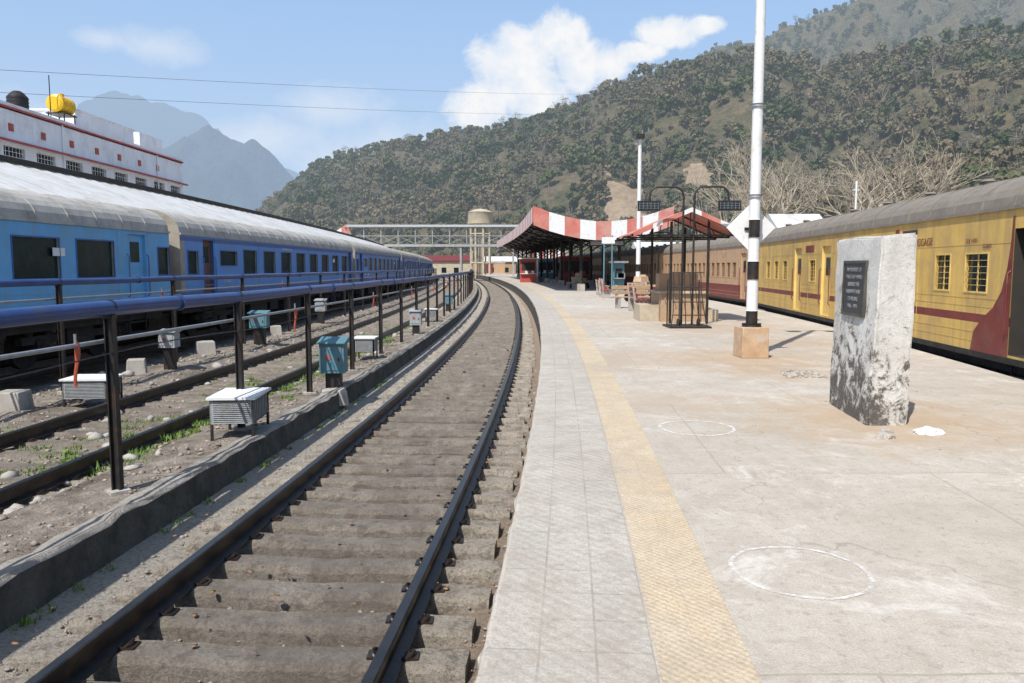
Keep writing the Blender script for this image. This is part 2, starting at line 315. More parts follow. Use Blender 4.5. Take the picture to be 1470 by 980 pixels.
for i in range(nn-1):
    for k in range(5): fs.append((i*6+k,i*6+k+1,(i+1)*6+k+1,(i+1)*6+k))
mb.add(vs,fs,0,uv); mb.obj('platform_edge_paving',[M['paver']])
mb=MB(); vs=[];fs=[];uv=[]; yt=yrange(-6,240,.1,.01)
for Y in yt:
    for o,s_ in((1.84,1),(1.645,2),(1.45,3)): 
        oo=o+(.008*noise.noise(Vector((s_*9,Y*2.5,0))) if s_!=2 else 0); vs.append(A.p(Y,oo,.008)); uv.append((o-1.45,Y))
for i in range(len(yt)-1):
    for k in range(2): fs.append((i*3+k,(i+1)*3+k,(i+1)*3+k+1,i*3+k+1))
mb.add(vs,fs,0,uv); mb.obj('tactile_paving_strip',[M['tactile']])
def ring(cx,cy,r,w=.018,z=.005):
    mb=MB(); n=72; vs=[]
    for k in range(n):
        t=2*math.pi*k/n
        for rr in(r-w,r+w):
            q=rr+.012*noise.noise(Vector((math.cos(t)*2,math.sin(t)*2,cx))); vs.append((cx+q*math.cos(t),cy+q*math.sin(t),z))
    mb.add(vs,[(2*k,2*k+1,(2*k+3)%(2*n),(2*k+2)%(2*n)) for k in range(n)]); mb.obj('chalk_circle',[M['chalk']])
for a in((1.57,4.11,.36,.012),(1.90,7.9,.37,.018),(1.95,12.0,.36,.009),(1.75,5.7,.36,.003)): ring(*a)
# curb wall
mb=MB(); vs=[];fs=[];uv=[]
yy=yrange(-4,240,.12,.01)
for Y in yy:
    j=lambda s,a: a*noise.noise(Vector((s,Y*2.3,0)))+a*.7*noise.noise(Vector((s,Y*9,0)))
    for o,z in((-2.60+j(1,.02),-.80),(-2.63+j(2,.02),-.58+j(3,.02)),(-2.63+j(4,.03),-.43+j(5,.03)),(-2.67+j(6,.02),-.395+j(5,.03)),(-2.84+j(7,.07),-.405+j(8,.025)),(-2.88,-.50)):
        vs.append(A.p(Y,o,z)); uv.append((o,Y))
for i in range(len(yy)-1):
    for k in range(5): fs.append((i*6+k,(i+1)*6+k,(i+1)*6+k+1,i*6+k+1)[::-1])
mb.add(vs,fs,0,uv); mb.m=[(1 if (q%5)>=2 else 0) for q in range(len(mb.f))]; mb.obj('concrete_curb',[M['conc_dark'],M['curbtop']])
# ------------------------------------------------------------ tracks
def rail_profile(o,zt):
    pr=[(-.075,-.17),(.075,-.17),(.075,-.158),(.012,-.135),(.010,-.05),(.035,-.038),(.036,-.008),(.028,0),(-.028,0),(-.036,-.008),(-.035,-.038),(-.010,-.05),(-.012,-.135),(-.075,-.158)]
    return [(o+a,zt+b) for a,b in pr]
def track(name,cv,oc,zt,y0,y1,sl=True,clips=60):
    e=empty(name); mb=MB()
    for sgn in(-1,1):
        o=oc+sgn*.8735
        n0=len(mb.f); sweep(mb,cv,yrange(y0,y1,.5,.02),rail_profile(o,zt),True,0)
        for q in range(n0,len(mb.f)):
            if (q-n0)%14==7: mb.m[q]=1
    mb.obj(name+'_rails',[M['rail'],M['railtop']],e)
    if sl:
        mb=MB(); cl=MB(); Y=y0
        while Y<min(y1,150):
            Y+=(.50 if oc>-3 else .6)+random.uniform(-.03,.03); dz=random.uniform(-.03,.01); th=random.uniform(-.014,.014)
            hw=.115; z1=zt-.17+dz*.3; z0=zt-.38; fine=Y<30 and oc>-3
            ss=np.linspace(-1.37,1.37,34 if fine else 12).tolist(); ss[0]+=random.uniform(-.07,.05); ss[-1]+=random.uniform(-.07,.04)
            vs=[];uv=[];fs=[]; sd_=random.random()*100
            for s in ss:
                k=.02 if abs(s)>1.33 else 0; dip=-.015*max(0,1-abs(s)/.6)
                nf=lambda a:noise.noise(Vector((s*4+a,sd_,0)))+.6*noise.noise(Vector((s*11+a,sd_,3)))
                ch=max(0,nf(0))*.045; ch2=max(0,nf(7))*.04
                for q,z in((-hw-.035,z0),(-hw-.01,z1+dip-k-.04-ch),(-hw+.015+ch,z1+dip-k),(hw-.015-ch2,z1+dip-k),(hw+.01,z1+dip-k-.04-ch2),(hw+.035,z0)):
                    p=cv.p(Y+q+.012*nf(q*9)+s*th,oc+s,z+.008*nf(q*20)); vs.append(p); uv.append((oc+s if oc>-3 else s-.84,Y))
            ns=len(ss)
            for i in range(ns-1):
                for k in range(5): fs.append((i*6+k,(i+1)*6+k,(i+1)*6+k+1,i*6+k+1))
            fs+=[(0,1,2,3,4,5),tuple(ns*6-1-q for q in range(6))]
            mb.add(vs,fs,0,uv)
            if Y<clips:
                for sg in(-1,1):
                    for sd in(-1,1):
                        o=oc+sg*.8735+sd*.11
                        pts=[cv.p(Y+.05*math.cos(t),o+sd*.035*math.sin(t)-sd*.02,z1+.008+.03*math.sin(t)) for t in np.linspace(0,math.pi,6)]
                        pts+= [cv.p(Y-.05,o-sd*.045,z1+.025)]
                        cl.tube(pts,.010,5,0)
                        c=cv.p(Y,o,z1); cl.box(c.x-.045,c.x+.045,c.y-.05,c.y+.05,z1-.01,z1+.014,0)
        mb.obj(name+'_sleepers',[M['sleeper']],e); cl.obj(name+'_rail_clips',[M['rail']],e,smooth=True)
track('railway_track',A,-.84,-.5,-4,260)
track('railway_track.001',A,-5.29,-.5,-2,260,clips=25)
track('railway_track.002',A,-10.9,-.5,-4,260,sl=False)
track('railway_track.003',Q,1.85,-.75,-30,260,sl=False)
# stones
bm=bmesh.new(); bmesh.ops.create_icosphere(bm,subdivisions=1,radius=1); SV=np.array([v.co[:] for v in bm.verts]); SF=np.array([[v.index for v in f.verts] for f in bm.faces]); bm.free()
def stones(name,cv,num,o0,o1,y0,y1,zf,s0,s1,mat,pw=2.0,flat=.6):
    Vs=[];Fs=[]
    for i in range(num):
        Y=y0+(y1-y0)*random.random()**pw; o=random.uniform(o0,o1); s=(s0+(s1-s0)*random.random()**2)*(1+Y*.02)
        p=np.array(cv.p(Y,o,zf(o))); S=SV*(np.array([1,1,flat])*rng.uniform(.6,1.3,3))*s; S=S*(1+rng.uniform(-.3,.3,(len(S),1)))
        a=random.random()*6.28; c,sn=math.cos(a),math.sin(a); S=np.stack([S[:,0]*c-S[:,1]*sn,S[:,0]*sn+S[:,1]*c,S[:,2]],1)
        Fs.append(SF+len(Vs)*12); Vs.append(S+p)
    fast(name,np.concatenate(Vs),np.concatenate(Fs),[mat])
stones('ballast_stones',A,11000,-8.8,-2.95,2,50,lambda o:gz(o)+.008,.008,.034,M['stone'])
stones('track_rubble',A,5000,-2.6,.68,1.5,40,lambda o:(-.79 if o<.3 else -.74) if o>-2.1 else -.75,.006,.024,M['stone'])
stones('concrete_rubble',A,130,-8.6,-3.3,5,30,lambda o:gz(o)+.03,.04,.11,M['conc'])
stones('dry_leaf_litter',A,900,-8.6,.6,3,30,lambda o:gz(o)+.02 if o<-2.9 else -.655,.012,.03,M['leaflitter'],1.4,.1)
stones('platform_debris',A,110,2.5,7.0,5,22,lambda o:.004,.004,.014,M['conc'])
# weeds
V=[];F=[]
def clump(cx,cy,z,n,R,h):
    for i in range(n):
        a=random.random()*6.28; r=R*math.sqrt(random.random()); x=cx+r*math.cos(a);y=cy+r*math.sin(a); hh=h*random.uniform(.4,1.1); b=random.random()*6.28; w=.006+.006*random.random(); l=random.uniform(.2,.8)*hh
        k=len(V); V.extend([(x-w*math.sin(b),y+w*math.cos(b),z),(x+w*math.sin(b),y-w*math.cos(b),z),(x+l*math.cos(b),y+l*math.sin(b),z+hh)]); F.append((k,k+1,k+2))
for i in range(900):
    Y=6+26*random.random()**1.3; o=random.choice([-4.05,-4.15,-4.75,-5.3,-6.5,-4.25,-5.0,-4.1,-3.8])+random.gauss(0,.22)
    nz_=noise.noise(Vector((o*.5,Y*.35,3)))
    if nz_<-.12: continue
    p=A.p(Y,o,gz(o)); p.z+=gzn(p)-.01; clump(p.x,p.y,p.z,85,random.uniform(.06,.28),random.uniform(.03,.09))
for i in range(34):
    p=A.p(random.uniform(3.5,16),-2.57,-.75); clump(p.x,p.y,p.z,34,.07,.07)
fast('grass_weeds',np.array(V),np.array(F),[M['grass']])
# ------------------------------------------------------------ pipe fences
def pipe_fence(name,off,zp,r,Y0,step,zbase,Yend,mid=True,seed=1):
    rnd=random.Random(seed); mb=MB()
    ys=[Y0-2*step+i*step for i in range(int((Yend-Y0)/step)+3)]
    for Y in ys:
        p=A.p(Y,off); a=A.ang(Y); w=.034
        mb.box(p.x-w,p.x+w,p.y-.006,p.y+.006,zbase,zp-r,1,a); mb.box(p.x-w-.006,p.x-w+.006,p.y-.035,p.y+.035,zbase,zp-r,1,a)
        mb.box(p.x+w-.006,p.x+w+.006,p.y-.035,p.y+.035,zbase,zp-r,1,a)
        mb.box(p.x-.05,p.x+.05,p.y-.04,p.y+.04,zp-r-.02,zp-r+.012,1,a)
        mb.tube([(p.x+(r+.008)*math.cos(t),p.y,zp+(r+.008)*math.sin(t)) for t in np.linspace(0,math.pi,9)],.008,5,1)
        mb.box(p.x-.09,p.x+.09,p.y-.09,p.y+.09,zbase-.05,zbase+.04,3,rnd.random())
    mb.tube([A.p(Y,off,zp+.006*math.sin(Y*1.1)) for Y in yrange(Y0-3*step,Yend,1,.02)],r,16,0)
    for i in range(int((Yend-Y0)/6)):
        Y=Y0+1.3+i*5.9; mb.cyl(A.p(Y-.012,off,zp),A.p(Y+.012,off,zp),r*1.28,14,0)
    if mid:
        mb.tube([A.p(Y,off-.08,zp-.30) for Y in yrange(Y0-3*step,Yend,1,.02)],.02,8,2)
        mb.tube([A.p(Y,off+.03,zp-.42+.03*math.sin(Y)) for Y in yrange(Y0-3*step,Yend,.4,.02)],.007,5,1)
    for i,Y in enumerate(ys):
        if Y>45 or i%2==1: continue
        q=A.p(Y-.4,off-.08,zp-.30)
        mb.cyl(q,(q.x,q.y,q.z+.10),.012,6,2)
        L=rnd.uniform(.28,.4); pts=[(q.x+.012*math.sin(t*5),q.y+.012*math.cos(t*4),q.z+.04-L*t) for t in np.linspace(0,1,10)]
        mb.tube(pts,[.014+.010*max(0,math.sin(k*.7)) for k in range(10)],6,4)
    return mb.obj(name,[M['pipe_blue'],M['black'],M['pipe_grey'],M['conc'],M['hose'],M['boxgrey']],smooth=True)
pipe_fence('pipe_fence',-3.12,1.27,.07,6.93,2.88,-.46,112)
pipe_fence('pipe_fence.001',-7.9,1.38,.06,9.2,4.4,-.62,112,seed=5)
# ------------------------------------------------------------ small equipment
def meter_box(cx,cy,z,w=.4,h=.5,d=.3,leg=.28,mat='teal'):
    mb=MB(); mb.box(cx-w*.3,cx+w*.3,cy-.1,cy+.1,z-.05,z+leg,1)
    mb.box(cx-w/2,cx+w/2,cy-d/2,cy+d/2,z+leg,z+leg+h*.84,0)
    mb.hexa([(cx-w/2-.03,cy-d/2-.05,z+leg+h*.84),(cx+w/2+.03,cy-d/2-.05,z+leg+h*.84),(cx+w/2+.03,cy+d/2+.02,z+leg+h*.84),(cx-w/2-.03,cy+d/2+.02,z+leg+h*.84),
      (cx-w/2-.03,cy-d/2-.05,z+leg+h*.88),(cx+w/2+.03,cy-d/2-.05,z+leg+h*.88),(cx+w/2+.03,cy+d/2+.02,z+leg+h),(cx-w/2-.03,cy+d/2+.02,z+leg+h)],0)
    mb.box(cx-w*.4,cx+w*.4,cy-d/2-.012,cy-d/2-.001,z+leg+.05,z+leg+h*.76,2)
    mb.box(cx+w*.26,cx+w*.31,cy-d/2-.035,cy-d/2-.013,z+leg+h*.35,z+leg+h*.45,1)
    mb.cyl((cx-w*.12,cy-d/2-.02,z+leg+h*.45),(cx-w*.12,cy-d/2-.012,z+leg+h*.45),.04,10,3)
    mb.tube([(cx+w*.2,cy,z+leg),(cx+w*.25,cy-.1,z+.1),(cx+w*.5,cy-.1,z)],.015,6,1)
    mb.obj('electrical_junction_box',[M[mat],M['black'],M[mat],M['redpaint']],bevel=.006)
def louver_box(cx,cy,z,w=.75,d=.3,h=.3,leg=.2,rot=0):
    mb=MB(); hw=w/2
    mb.box(cx-hw-.03,cx+hw+.03,cy-d/2-.03,cy+d/2+.03,z+leg+h,z+leg+h+.03,0)
    mb.box(cx-hw+.01,cx+hw-.01,cy-d/2+.03,cy+d/2-.01,z+leg,z+leg+h-.002,2)
    for x in(cx-hw,cx+hw-.03):
        for y in(cy-d/2,cy+d/2-.03): mb.box(x,x+.03,y,y+.03,z-.05,z+leg+h-.002,1)
    mb.box(cx-hw,cx-hw+.04,cy-d/2,cy-d/2+.02,z+leg,z+leg+h,3); mb.box(cx+hw-.04,cx+hw,cy-d/2,cy-d/2+.02,z+leg,z+leg+h,3)
    for i in range(12):
        zz=z+leg+.01+i*(h-.02)/12; mb.hexa([(cx-hw+.04,cy-d/2-.008,zz),(cx+hw-.04,cy-d/2-.008,zz),(cx+hw-.04,cy-d/2+.015,zz+.008),(cx-hw+.04,cy-d/2+.015,zz+.008),(cx-hw+.04,cy-d/2-.008,zz+.006),(cx+hw-.04,cy-d/2-.008,zz+.006),(cx+hw-.04,cy-d/2+.015,zz+.016),(cx-hw+.04,cy-d/2+.015,zz+.016)],3)
    for i in range(9):
        yy=cy-d/2+.04+i*(d-.06)/9; mb.box(cx+hw-.012,cx+hw-.001,yy,yy+.02,z+leg+.02,z+leg+h-.02,3)
    o=mb.obj('louvered_cabinet',[M['white'],M['black'],M['inside'],M['boxgrey']])
    if rot: o.rotation_euler.z=rot; c=Vector((cx,cy,0)); o.location=c-Matrix.Rotation(rot,3,'Z')@c
louver_box(-3.42,9.7,-.47,.52,.75,.30,.22,.06)
louver_box(-7.0,12.9,-.62,.7,.6,.30,.12,.06)
louver_box(-3.35,17.8,-.47,.45,.5,.3,.2); louver_box(-3.1,30,-.47,.45,.4,.3,.2)
meter_box(-3.06,13.3,-.45,.42,.60,.32,.30)
meter_box(-7.3,22.5,-.6,.5,.5,.3,.5); meter_box(-3.0,24.3,-.45,.35,.5,.3,.3,'boxgrey'); meter_box(-7.5,17.0,-.6,.35,.4,.3,.5,'boxgrey')
meter_box(-3.1,38,-.45,.4,.5,.3,.3); meter_box(-7.6,31,-.6,.4,.5,.3,.5,'boxgrey')
for (x,y,w,h) in((-7.9,12.2,.45,.3),(-8.0,16.5,.4,.3),(-8.1,20.5,.5,.3),(-7.9,26,.4,.3),(-7.7,11.0,.35,.22),(-3.0,13.0,.45,.2)):
    mb=MB(); mb.box(x-w/2,x+w/2,y-w/2,y+w/2,-.66,-.6+h,0,random.random(),.03); mb.obj('concrete_block',[M['conc']],bevel=.02)
# ------------------------------------------------------------ trains
def wall(mb,fr,us,ws,ops,matfn,flip=False):
    us=set(us);ws=set(ws)
    for o in ops: us|={o[0],o[1]}; ws|={o[2],o[3]}
    us=sorted(us);ws=sorted(ws)
    def q(pts,mi):
        if flip: pts=pts[::-1]
        mb.add([fr(*p) for p in pts],[(0,1,2,3)],mi)
    for i in range(len(us)-1):
        for k in range(len(ws)-1):
            u=(us[i]+us[i+1])/2;w=(ws[k]+ws[k+1])/2
            if any(o[0]<u<o[1] and o[2]<w<o[3] for o in ops): continue
            q([(us[i],ws[k],0),(us[i+1],ws[k],0),(us[i+1],ws[k+1],0),(us[i],ws[k+1],0)],matfn(u,w))
    for o in ops:
        u0,u1,w0,w1,mi,dep=o[:6]; jm=o[6] if len(o)>6 else matfn((u0+u1)/2,(w0+w1)/2)
        q([(u0,w0,dep),(u1,w0,dep),(u1,w1,dep),(u0,w1,dep)],mi)
        q([(u0,w0,0),(u1,w0,0),(u1,w0,dep),(u0,w0,dep)],jm);q([(u0,w1,dep),(u1,w1,dep),(u1,w1,0),(u0,w1,0)],jm)
        q([(u0,w0,0),(u0,w0,dep),(u0,w1,dep),(u0,w1,0)],jm);q([(u1,w0,dep),(u1,w0,0),(u1,w1,0),(u1,w1,dep)],jm)
def hexfr(mb,fr,u0,u1,w0,w1,d0,d1,mi):
    mb.hexa([fr(u0,w0,d0),fr(u1,w0,d0),fr(u1,w0,d1),fr(u0,w0,d1),fr(u0,w1,d0),fr(u1,w1,d0),fr(u1,w1,d1),fr(u0,w1,d1)],mi)
def coach(name,cv,off,Y0,Y1,side,zr,ops,matfn,ub,wb,mats,W,wb0,wt,rh,parent,rimmi=None,bars=0,roofmi=1,ribs=True,vents=False,extra=None,endmi=1):
    P0=cv.p(Y0,off);P1=cv.p(Y1,off);L=(P1-P0).length;t=(P1-P0).normalized(); inn=Vector((-t.y,t.x,0))*side
    fr=lambda u,w,d:P0+t*u+inn*d+Vector((0,0,zr+w))
    mb=MB(); ops=[o for o in ops if 0<o[0] and o[1]<L]
    wall(mb,fr,[0,L]+[x for x in ub if 0<x<L],[wb0,wt]+wb,ops,matfn,flip=(side<0))
    q=lambda a,b,c,d,mi:mb.quad(a,b,c,d,mi)
    q(fr(0,wb0,W),fr(L,wb0,W),fr(L,wt,W),fr(0,wt,W),0)
    prof=[]
    for k in range(17):
        x=math.cos(math.pi*k/16); d=W/2-(W/2)*(abs(x)**.85)*(1 if x>0 else -1); prof.append((d,wt+rh*abs(math.sin(math.pi*k/16))**.8))
    for k in range(16):
        q(fr(0,prof[k][1],prof[k][0]),fr(L,prof[k][1],prof[k][0]),fr(L,prof[k+1][1],prof[k+1][0]),fr(0,prof[k+1][1],prof[k+1][0]),roofmi)
    for u in(0,L):
        mb.add([fr(u,w,d) for d,w in prof]+[fr(u,wb0,W),fr(u,wb0,0)],[tuple(range(19))],endmi)
    if ribs:
        u=.6
        while u<L-.3:
            for k in range(16):
                a,b=prof[k],prof[k+1]; c=.018
                def P(uu,p,c): 
                    dd=p[0]-W/2; ww=p[1]-wt+.3; l=math.hypot(dd,ww); return fr(uu,p[1]+c*ww/l,p[0]+c*dd/l)
                mb.hexa([P(u,a,-.01),P(u+.05,a,-.01),P(u+.05,b,-.01),P(u,b,-.01),P(u,a,c),P(u+.05,a,c),P(u+.05,b,c),P(u,b,c)],roofmi)
            u+=1.05
    hexfr(mb,fr,0,L,wt-.025,wt+.03,-.04,.03,roofmi)
    hexfr(mb,fr,.02,L-.02,wb0-.07,wb0+.03,-.015,.05,4)
    u=1.1
    while u<L-.5:
        if not any(o[0]-.06<u<o[1]+.06 for o in ops): hexfr(mb,fr,u,u+.012,wb0+.03,wt-.03,-.005,.002,matfn(u,1.3))
        u+=1.37
    if vents:
        u=2.0
        while u<L-1:
            for dd in(W*.3,W*.7):
                c=fr(u,wt+rh*.93,dd); mb.cyl(c,c+Vector((0,0,.07)),.10,10,roofmi); mb.cyl(c+Vector((0,0,.07)),c+Vector((0,0,.11)),.15,10,roofmi,.09)
            u+=2.6
    for o in ops:
        u0,u1,w0,w1=o[:4]; kind=o[7] if len(o)>7 else 'w'
        if kind=='w' and rimmi is not None:
            r=.03
            hexfr(mb,fr,u0-r,u1+r,w0-r,w0,-.012,.01,rimmi);hexfr(mb,fr,u0-r,u1+r,w1,w1+r,-.012,.01,rimmi)
            hexfr(mb,fr,u0-r,u0,w0,w1,-.012,.01,rimmi);hexfr(mb,fr,u1,u1+r,w0,w1,-.012,.01,rimmi)
            for b in range(bars):
                ww=w0+(b+1)*(w1-w0)/(bars+1); hexfr(mb,fr,u0,u1,ww-.004,ww+.004,.012,.022,rimmi)
            if bars: um=(u0+u1)/2; hexfr(mb,fr,um-.015,um+.015,w0,w1,.024,.04,rimmi)
        if kind=='d':
            um=(u0+u1)/2; dp=o[5]
            hexfr(mb,fr,um-(u1-u0)*.25,um+(u1-u0)*.25,w0+1.15,w0+1.65,dp-.012,dp-.002,2)
        if kind in'do':
            for uu in(u0-.07,u1+.05): mb.tube([fr(uu,w0+.3,-.002),fr(uu,w0+.34,-.05),fr(uu,w0+1.3,-.05),fr(uu,w0+1.34,-.002)],.013,6,3)
            for s in range(2): hexfr(mb,fr,u0,u1,wb0-.28-s*.26,wb0-.25-s*.26,.02,.25,4)
            for uu in(u0,u1-.03): hexfr(mb,fr,uu,uu+.03,wb0-.54,wb0,.05,.08,4)
    hexfr(mb,fr,.3,L-.3,wb0-.22,wb0-.0,.12,W-.12,4)
    for ub_ in(3.6,L-3.6):
        hexfr(mb,fr,ub_-1.9,ub_+1.9,.55,.72,.35,.5,4); hexfr(mb,fr,ub_-.5,ub_+.5,.35,.85,.3,.55,4)
        hexfr(mb,fr,ub_-.25,ub_+.25,.3,.6,.25,.32,4)
        for du in(-1.3,1.3):
            for d in(.78,W-.78): mb.cyl(fr(ub_+du,.46,d-.065),fr(ub_+du,.46,d+.065),.455,22,4)
            mb.cyl(fr(ub_+du,.46,.3),fr(ub_+du,.46,.75),.13,12,4); hexfr(mb,fr,ub_+du-.2,ub_+du+.2,.33,.62,.3,.42,4)
            for k in(-.3,.3): mb.cyl(fr(ub_+du+k,.55,.42),fr(ub_+du+k,.85,.42),.09,8,4)
    for (a,b,w0) in((6.3,8.2,.35),(8.6,9.6,.5),(10.4,12.9,.3),(13.5,14.6,.45)):
        if b<L-6: hexfr(mb,fr,a,b,w0,wb0-.2,.25,1.1,4)
    hexfr(mb,fr,L,L+.62,wb0+.1,wt+.25,W*.5-.6,W*.5+.6,5)
    hexfr(mb,fr,L-.0,L+.3,.95,1.15,W*.5-.15,W*.5+.15,4)
    if extra: extra(mb,fr,L,t,inn)
    return mb.obj(name,mats,parent,smooth=True),fr,t
def text(s,fr,t,nrm,X,u,w,size,mat,par):
    cu=bpy.data.curves.new('lettering','FONT'); cu.body=s; cu.size=size; cu.extrude=.001; cu.materials.append(mat)
    ot=bpy.data.objects.new('lettering',cu); scene.collection.objects.link(ot); ot.parent=par
    Z=nrm; Yv=Vector((0,0,1)); p=fr(u,w,-.012)
    ot.matrix_world=Matrix(((X.x,Yv.x,Z.x,p.x),(X.y,Yv.y,Z.y,p.y),(X.z,Yv.z,Z.z,p.z),(0,0,0,1)))
blue=empty('blue_passenger_train')
zr=-.5; W=3.1; Ybl=[(-2.4,20.9),(21.55,44.85),(45.5,68.8),(69.4,92.7),(93.3,116.6),(117.2,140.5),(141,164)]
for i,(a,b) in enumerate(Ybl):
    ops=[]
    if i==0:
        for k in range(-1,7): u=14.27-2.02*k+2.4; ops.append((u,u+1.42,1.92,2.74,2,.05,5))
        ops+=[(20.75,21.55,1.12,2.95,0,.07,0,'d'),(22.15,22.75,1.95,2.65,2,.05,5),(1.2,2.0,1.12,2.95,0,.07,0,'d')]
        col=M['skyblue']
    else:
        u=5.05
        while u<21: ops.append((u,u+1.32,1.92,2.72,2,.05,5)); u+=2.15
        ops+=[(.5,1.2,1.95,2.6,2,.05,5),(1.6,2.4,1.12,2.95,6,.09,3,'d'),(2.95,4.4,2.2,2.65,2,.05,5),(21.7,22.5,1.12,2.95,6,.09,3,'d')]
        col=M['royal']
    if i==0: mf=lambda u,w:(3 if w<1.2 else (5 if u>22.95 else 0))
    else: mf=lambda u,w:(7 if (w<1.45 or 2.88<w<3.0) else (5 if (u>22.9 or u<.3) else 0))
    def ex(mb,fr,L,t,inn,i=i):
        hexfr(mb,fr,L-4.9,L-4.5,2.38,2.55,-.01,.0,8); hexfr(mb,fr,4.6,4.95,1.6,1.75,-.008,0,8)
        for s in range(3): hexfr(mb,fr,2+s*7,3.5+s*7,3.63,3.78,1.1,2.0,1)
        hexfr(mb,fr,0,L,1.60,1.615,-.006,.001,0); hexfr(mb,fr,0,L,1.30,1.315,-.006,.001,0)
    ob,fr_,t_=coach('coach',A,-9.3,a,b,1,zr,ops,mf,[22.95,.3,22.9],[1.2,1.45,2.88,3.0],[col,M['roof_beige'],M['glass2'],M['navy'],M['under'],M['beige'],M['brown'],M['navy'],M['white']],W,1.05,3.07,.72,blue,rimmi=3 if i else 7,extra=ex,endmi=5)
    if i<3:
        nn_=Vector((t_.y,-t_.x,0)); text('NORTHERN RAILWAY',fr_,t_,nn_,t_,9.5,2.80,.14,M['white'],blue); text('CC 15254',fr_,t_,nn_,t_,3.2,1.66,.13,M['white'],blue)
yel=empty('yellow_passenger_train')
Yy=[(-11.7,10.15),(10.8,32.4),(33.0,54.6),(55.2,76.8),(77.4,99),(99.6,121.2),(122,143.5)]
for i,(a,b) in enumerate(Yy):
    if i==1:
        o=a
        ops=[(11.55-o,12.4-o,1.0,3.0,6,.9,6,'o'),(13.2-o,13.98-o,1.98,2.62,2,.05,0),(14.6-o,15.2-o,1.98,2.62,2,.05,0),(16.7-o,18.3-o,1.02,3.0,6,.9,6,'o'),
             (19.3-o,19.9-o,1.98,2.6,2,.05,0),(20.7-o,21.3-o,1.98,2.6,2,.05,0),(22.0-o,22.85-o,1.02,3.0,7,.07,7,'d'),(23.5-o,24.1-o,1.98,2.6,2,.05,0),(25.1-o,25.95-o,1.02,3.0,7,.07,7,'d'),
             (26.9-o,27.5-o,1.98,2.6,2,.05,0),(28.2-o,28.8-o,1.98,2.6,2,.05,0),(29.5-o,30.1-o,1.98,2.6,2,.05,0)]
        col=M['yellow']
    else:
        ops=[(.6,1.4,1.02,3.0,7 if i>1 else 6,.07,7,'d')]; u=2.1
        while u<19.4: ops.append((u,u+.62,1.95,2.6,2,.05,0)); u+=.98
        ops.append((20.1,20.9,1.02,3.0,7,.07,7,'d')); col=M['tan'] if i>1 else M['yellow']
    def mf(u,w,i=i):
        if 1.45<w<1.6: return 3
        if w<1.45 and i>1: return 8
        if i==1 and u<.75: return 3
        return 0
    def ex(mb,fr,L,t,inn,i=i):
        for (w0) in(1.12,1.28,1.72,1.86,2.78): 
            segs=[(1.62,5.88),(7.55,11.1),(12.1,14.2),(15.2,L)] if i==1 else [(1.5,20.0)]
            if w0>1.9 and i!=1: continue
            for sa,sb in segs: hexfr(mb,fr,sa,sb,w0,w0+.012,-.005,.001,0)
        if i!=1: return
        edge=[(1.66,3.2),(1.68,2.8),(1.75,2.4),(1.9,2.0),(2.15,1.72),(2.5,1.52),(2.75,1.3),(2.85,.95)]
        for k in range(len(edge)-1):
            (u0,w0),(u1,w1)=edge[k],edge[k+1]
            mb.quad(fr(1.603,w0,-.0105),fr(u0,w0,-.0105),fr(u1,w1,-.0105),fr(1.603,w1,-.0105),3)
        hexfr(mb,fr,5.35,6.1,3.02,3.16,-.01,0,2); hexfr(mb,fr,6.3,6.5,3.04,3.2,-.01,0,8)
        hexfr(mb,fr,12.9,13.8,2.85,3.05,-.01,0,3)
        hexfr(mb,fr,5.85,7.55,1.0,1.04,-.02,.9,4)
    ob,fr_,t_=coach('coach',Q,.32,a,b,-1,-.75,ops,mf,[.75],[1.45,1.6],[col,M['roof_dark'],M['glass'],M['maroon'],M['under'],M['under'],M['inside'],M['yellow2'] if i<2 else M['tan'],M['maroon'],M['white']],3.2,.93,3.33,.68,yel,rimmi=7,bars=5,vents=True,extra=ex,roofmi=1)
    if i==1:
        nn_=Vector((-t_.y,t_.x,0)); X_=-t_
        text('LUGGAGE',fr_,t_,nn_,X_,5.55,2.82,.21,M['maroon'],yel); text('SLR 14701',fr_,t_,nn_,X_,3.2,2.82,.1,M['maroon'],yel); text('GUARD',fr_,t_,nn_,X_,2.6,2.72,.09,M['maroon'],yel)
# ------------------------------------------------------------ pole with concrete base and diamond board
mb=MB(); X,Y=4.4,14.3
mb.box(X-.25,X+.25,Y-.25,Y+.25,0,.56,3,.05,.01)
segs=[(.5,.85,1),(.85,1.42,0),(1.42,1.75,1),(1.75,2.18,0),(2.18,2.5,1),(2.5,9.2,0)]
for a,b,c in segs: mb.tube([(X+.0,Y,a),(X,Y,b)],[.105-.003*a,.105-.003*b],20,c)
for z in(2.9,4.5): mb.cyl((X,Y,z),(X,Y,z+.05),.112,20,2)
mb.cyl((X,Y,.56),(X,Y,.62),.17,20,1)
mb.box(X-.6,X+.6,Y-.03,Y+.03,9.0,9.07,2); 
for s in(-.5,.5): mb.box(X+s-.15,X+s+.15,Y-.25,Y+.1,8.75,9.0,1)
mb.obj('platform_light_pole',[M['white'],M['black'],M['pipe_grey'],M['orange']],smooth=True,bevel=.012)
mb=MB(); r=.45; z=2.37; y=Y+.14
mb.hexa([(X-.02,y,z-r),(X+r-.02,y,z),(X-.02,y,z+r),(X-r-.02,y,z),(X-.02,y+.012,z-r),(X+r-.02,y+.012,z),(X-.02,y+.012,z+r),(X-r-.02,y+.012,z)],0)
mb.box(X-.14,X+.14,y-.03,y-.002,z-.05,z+.0,1); mb.obj('diamond_signboard',[M['white'],M['black']])
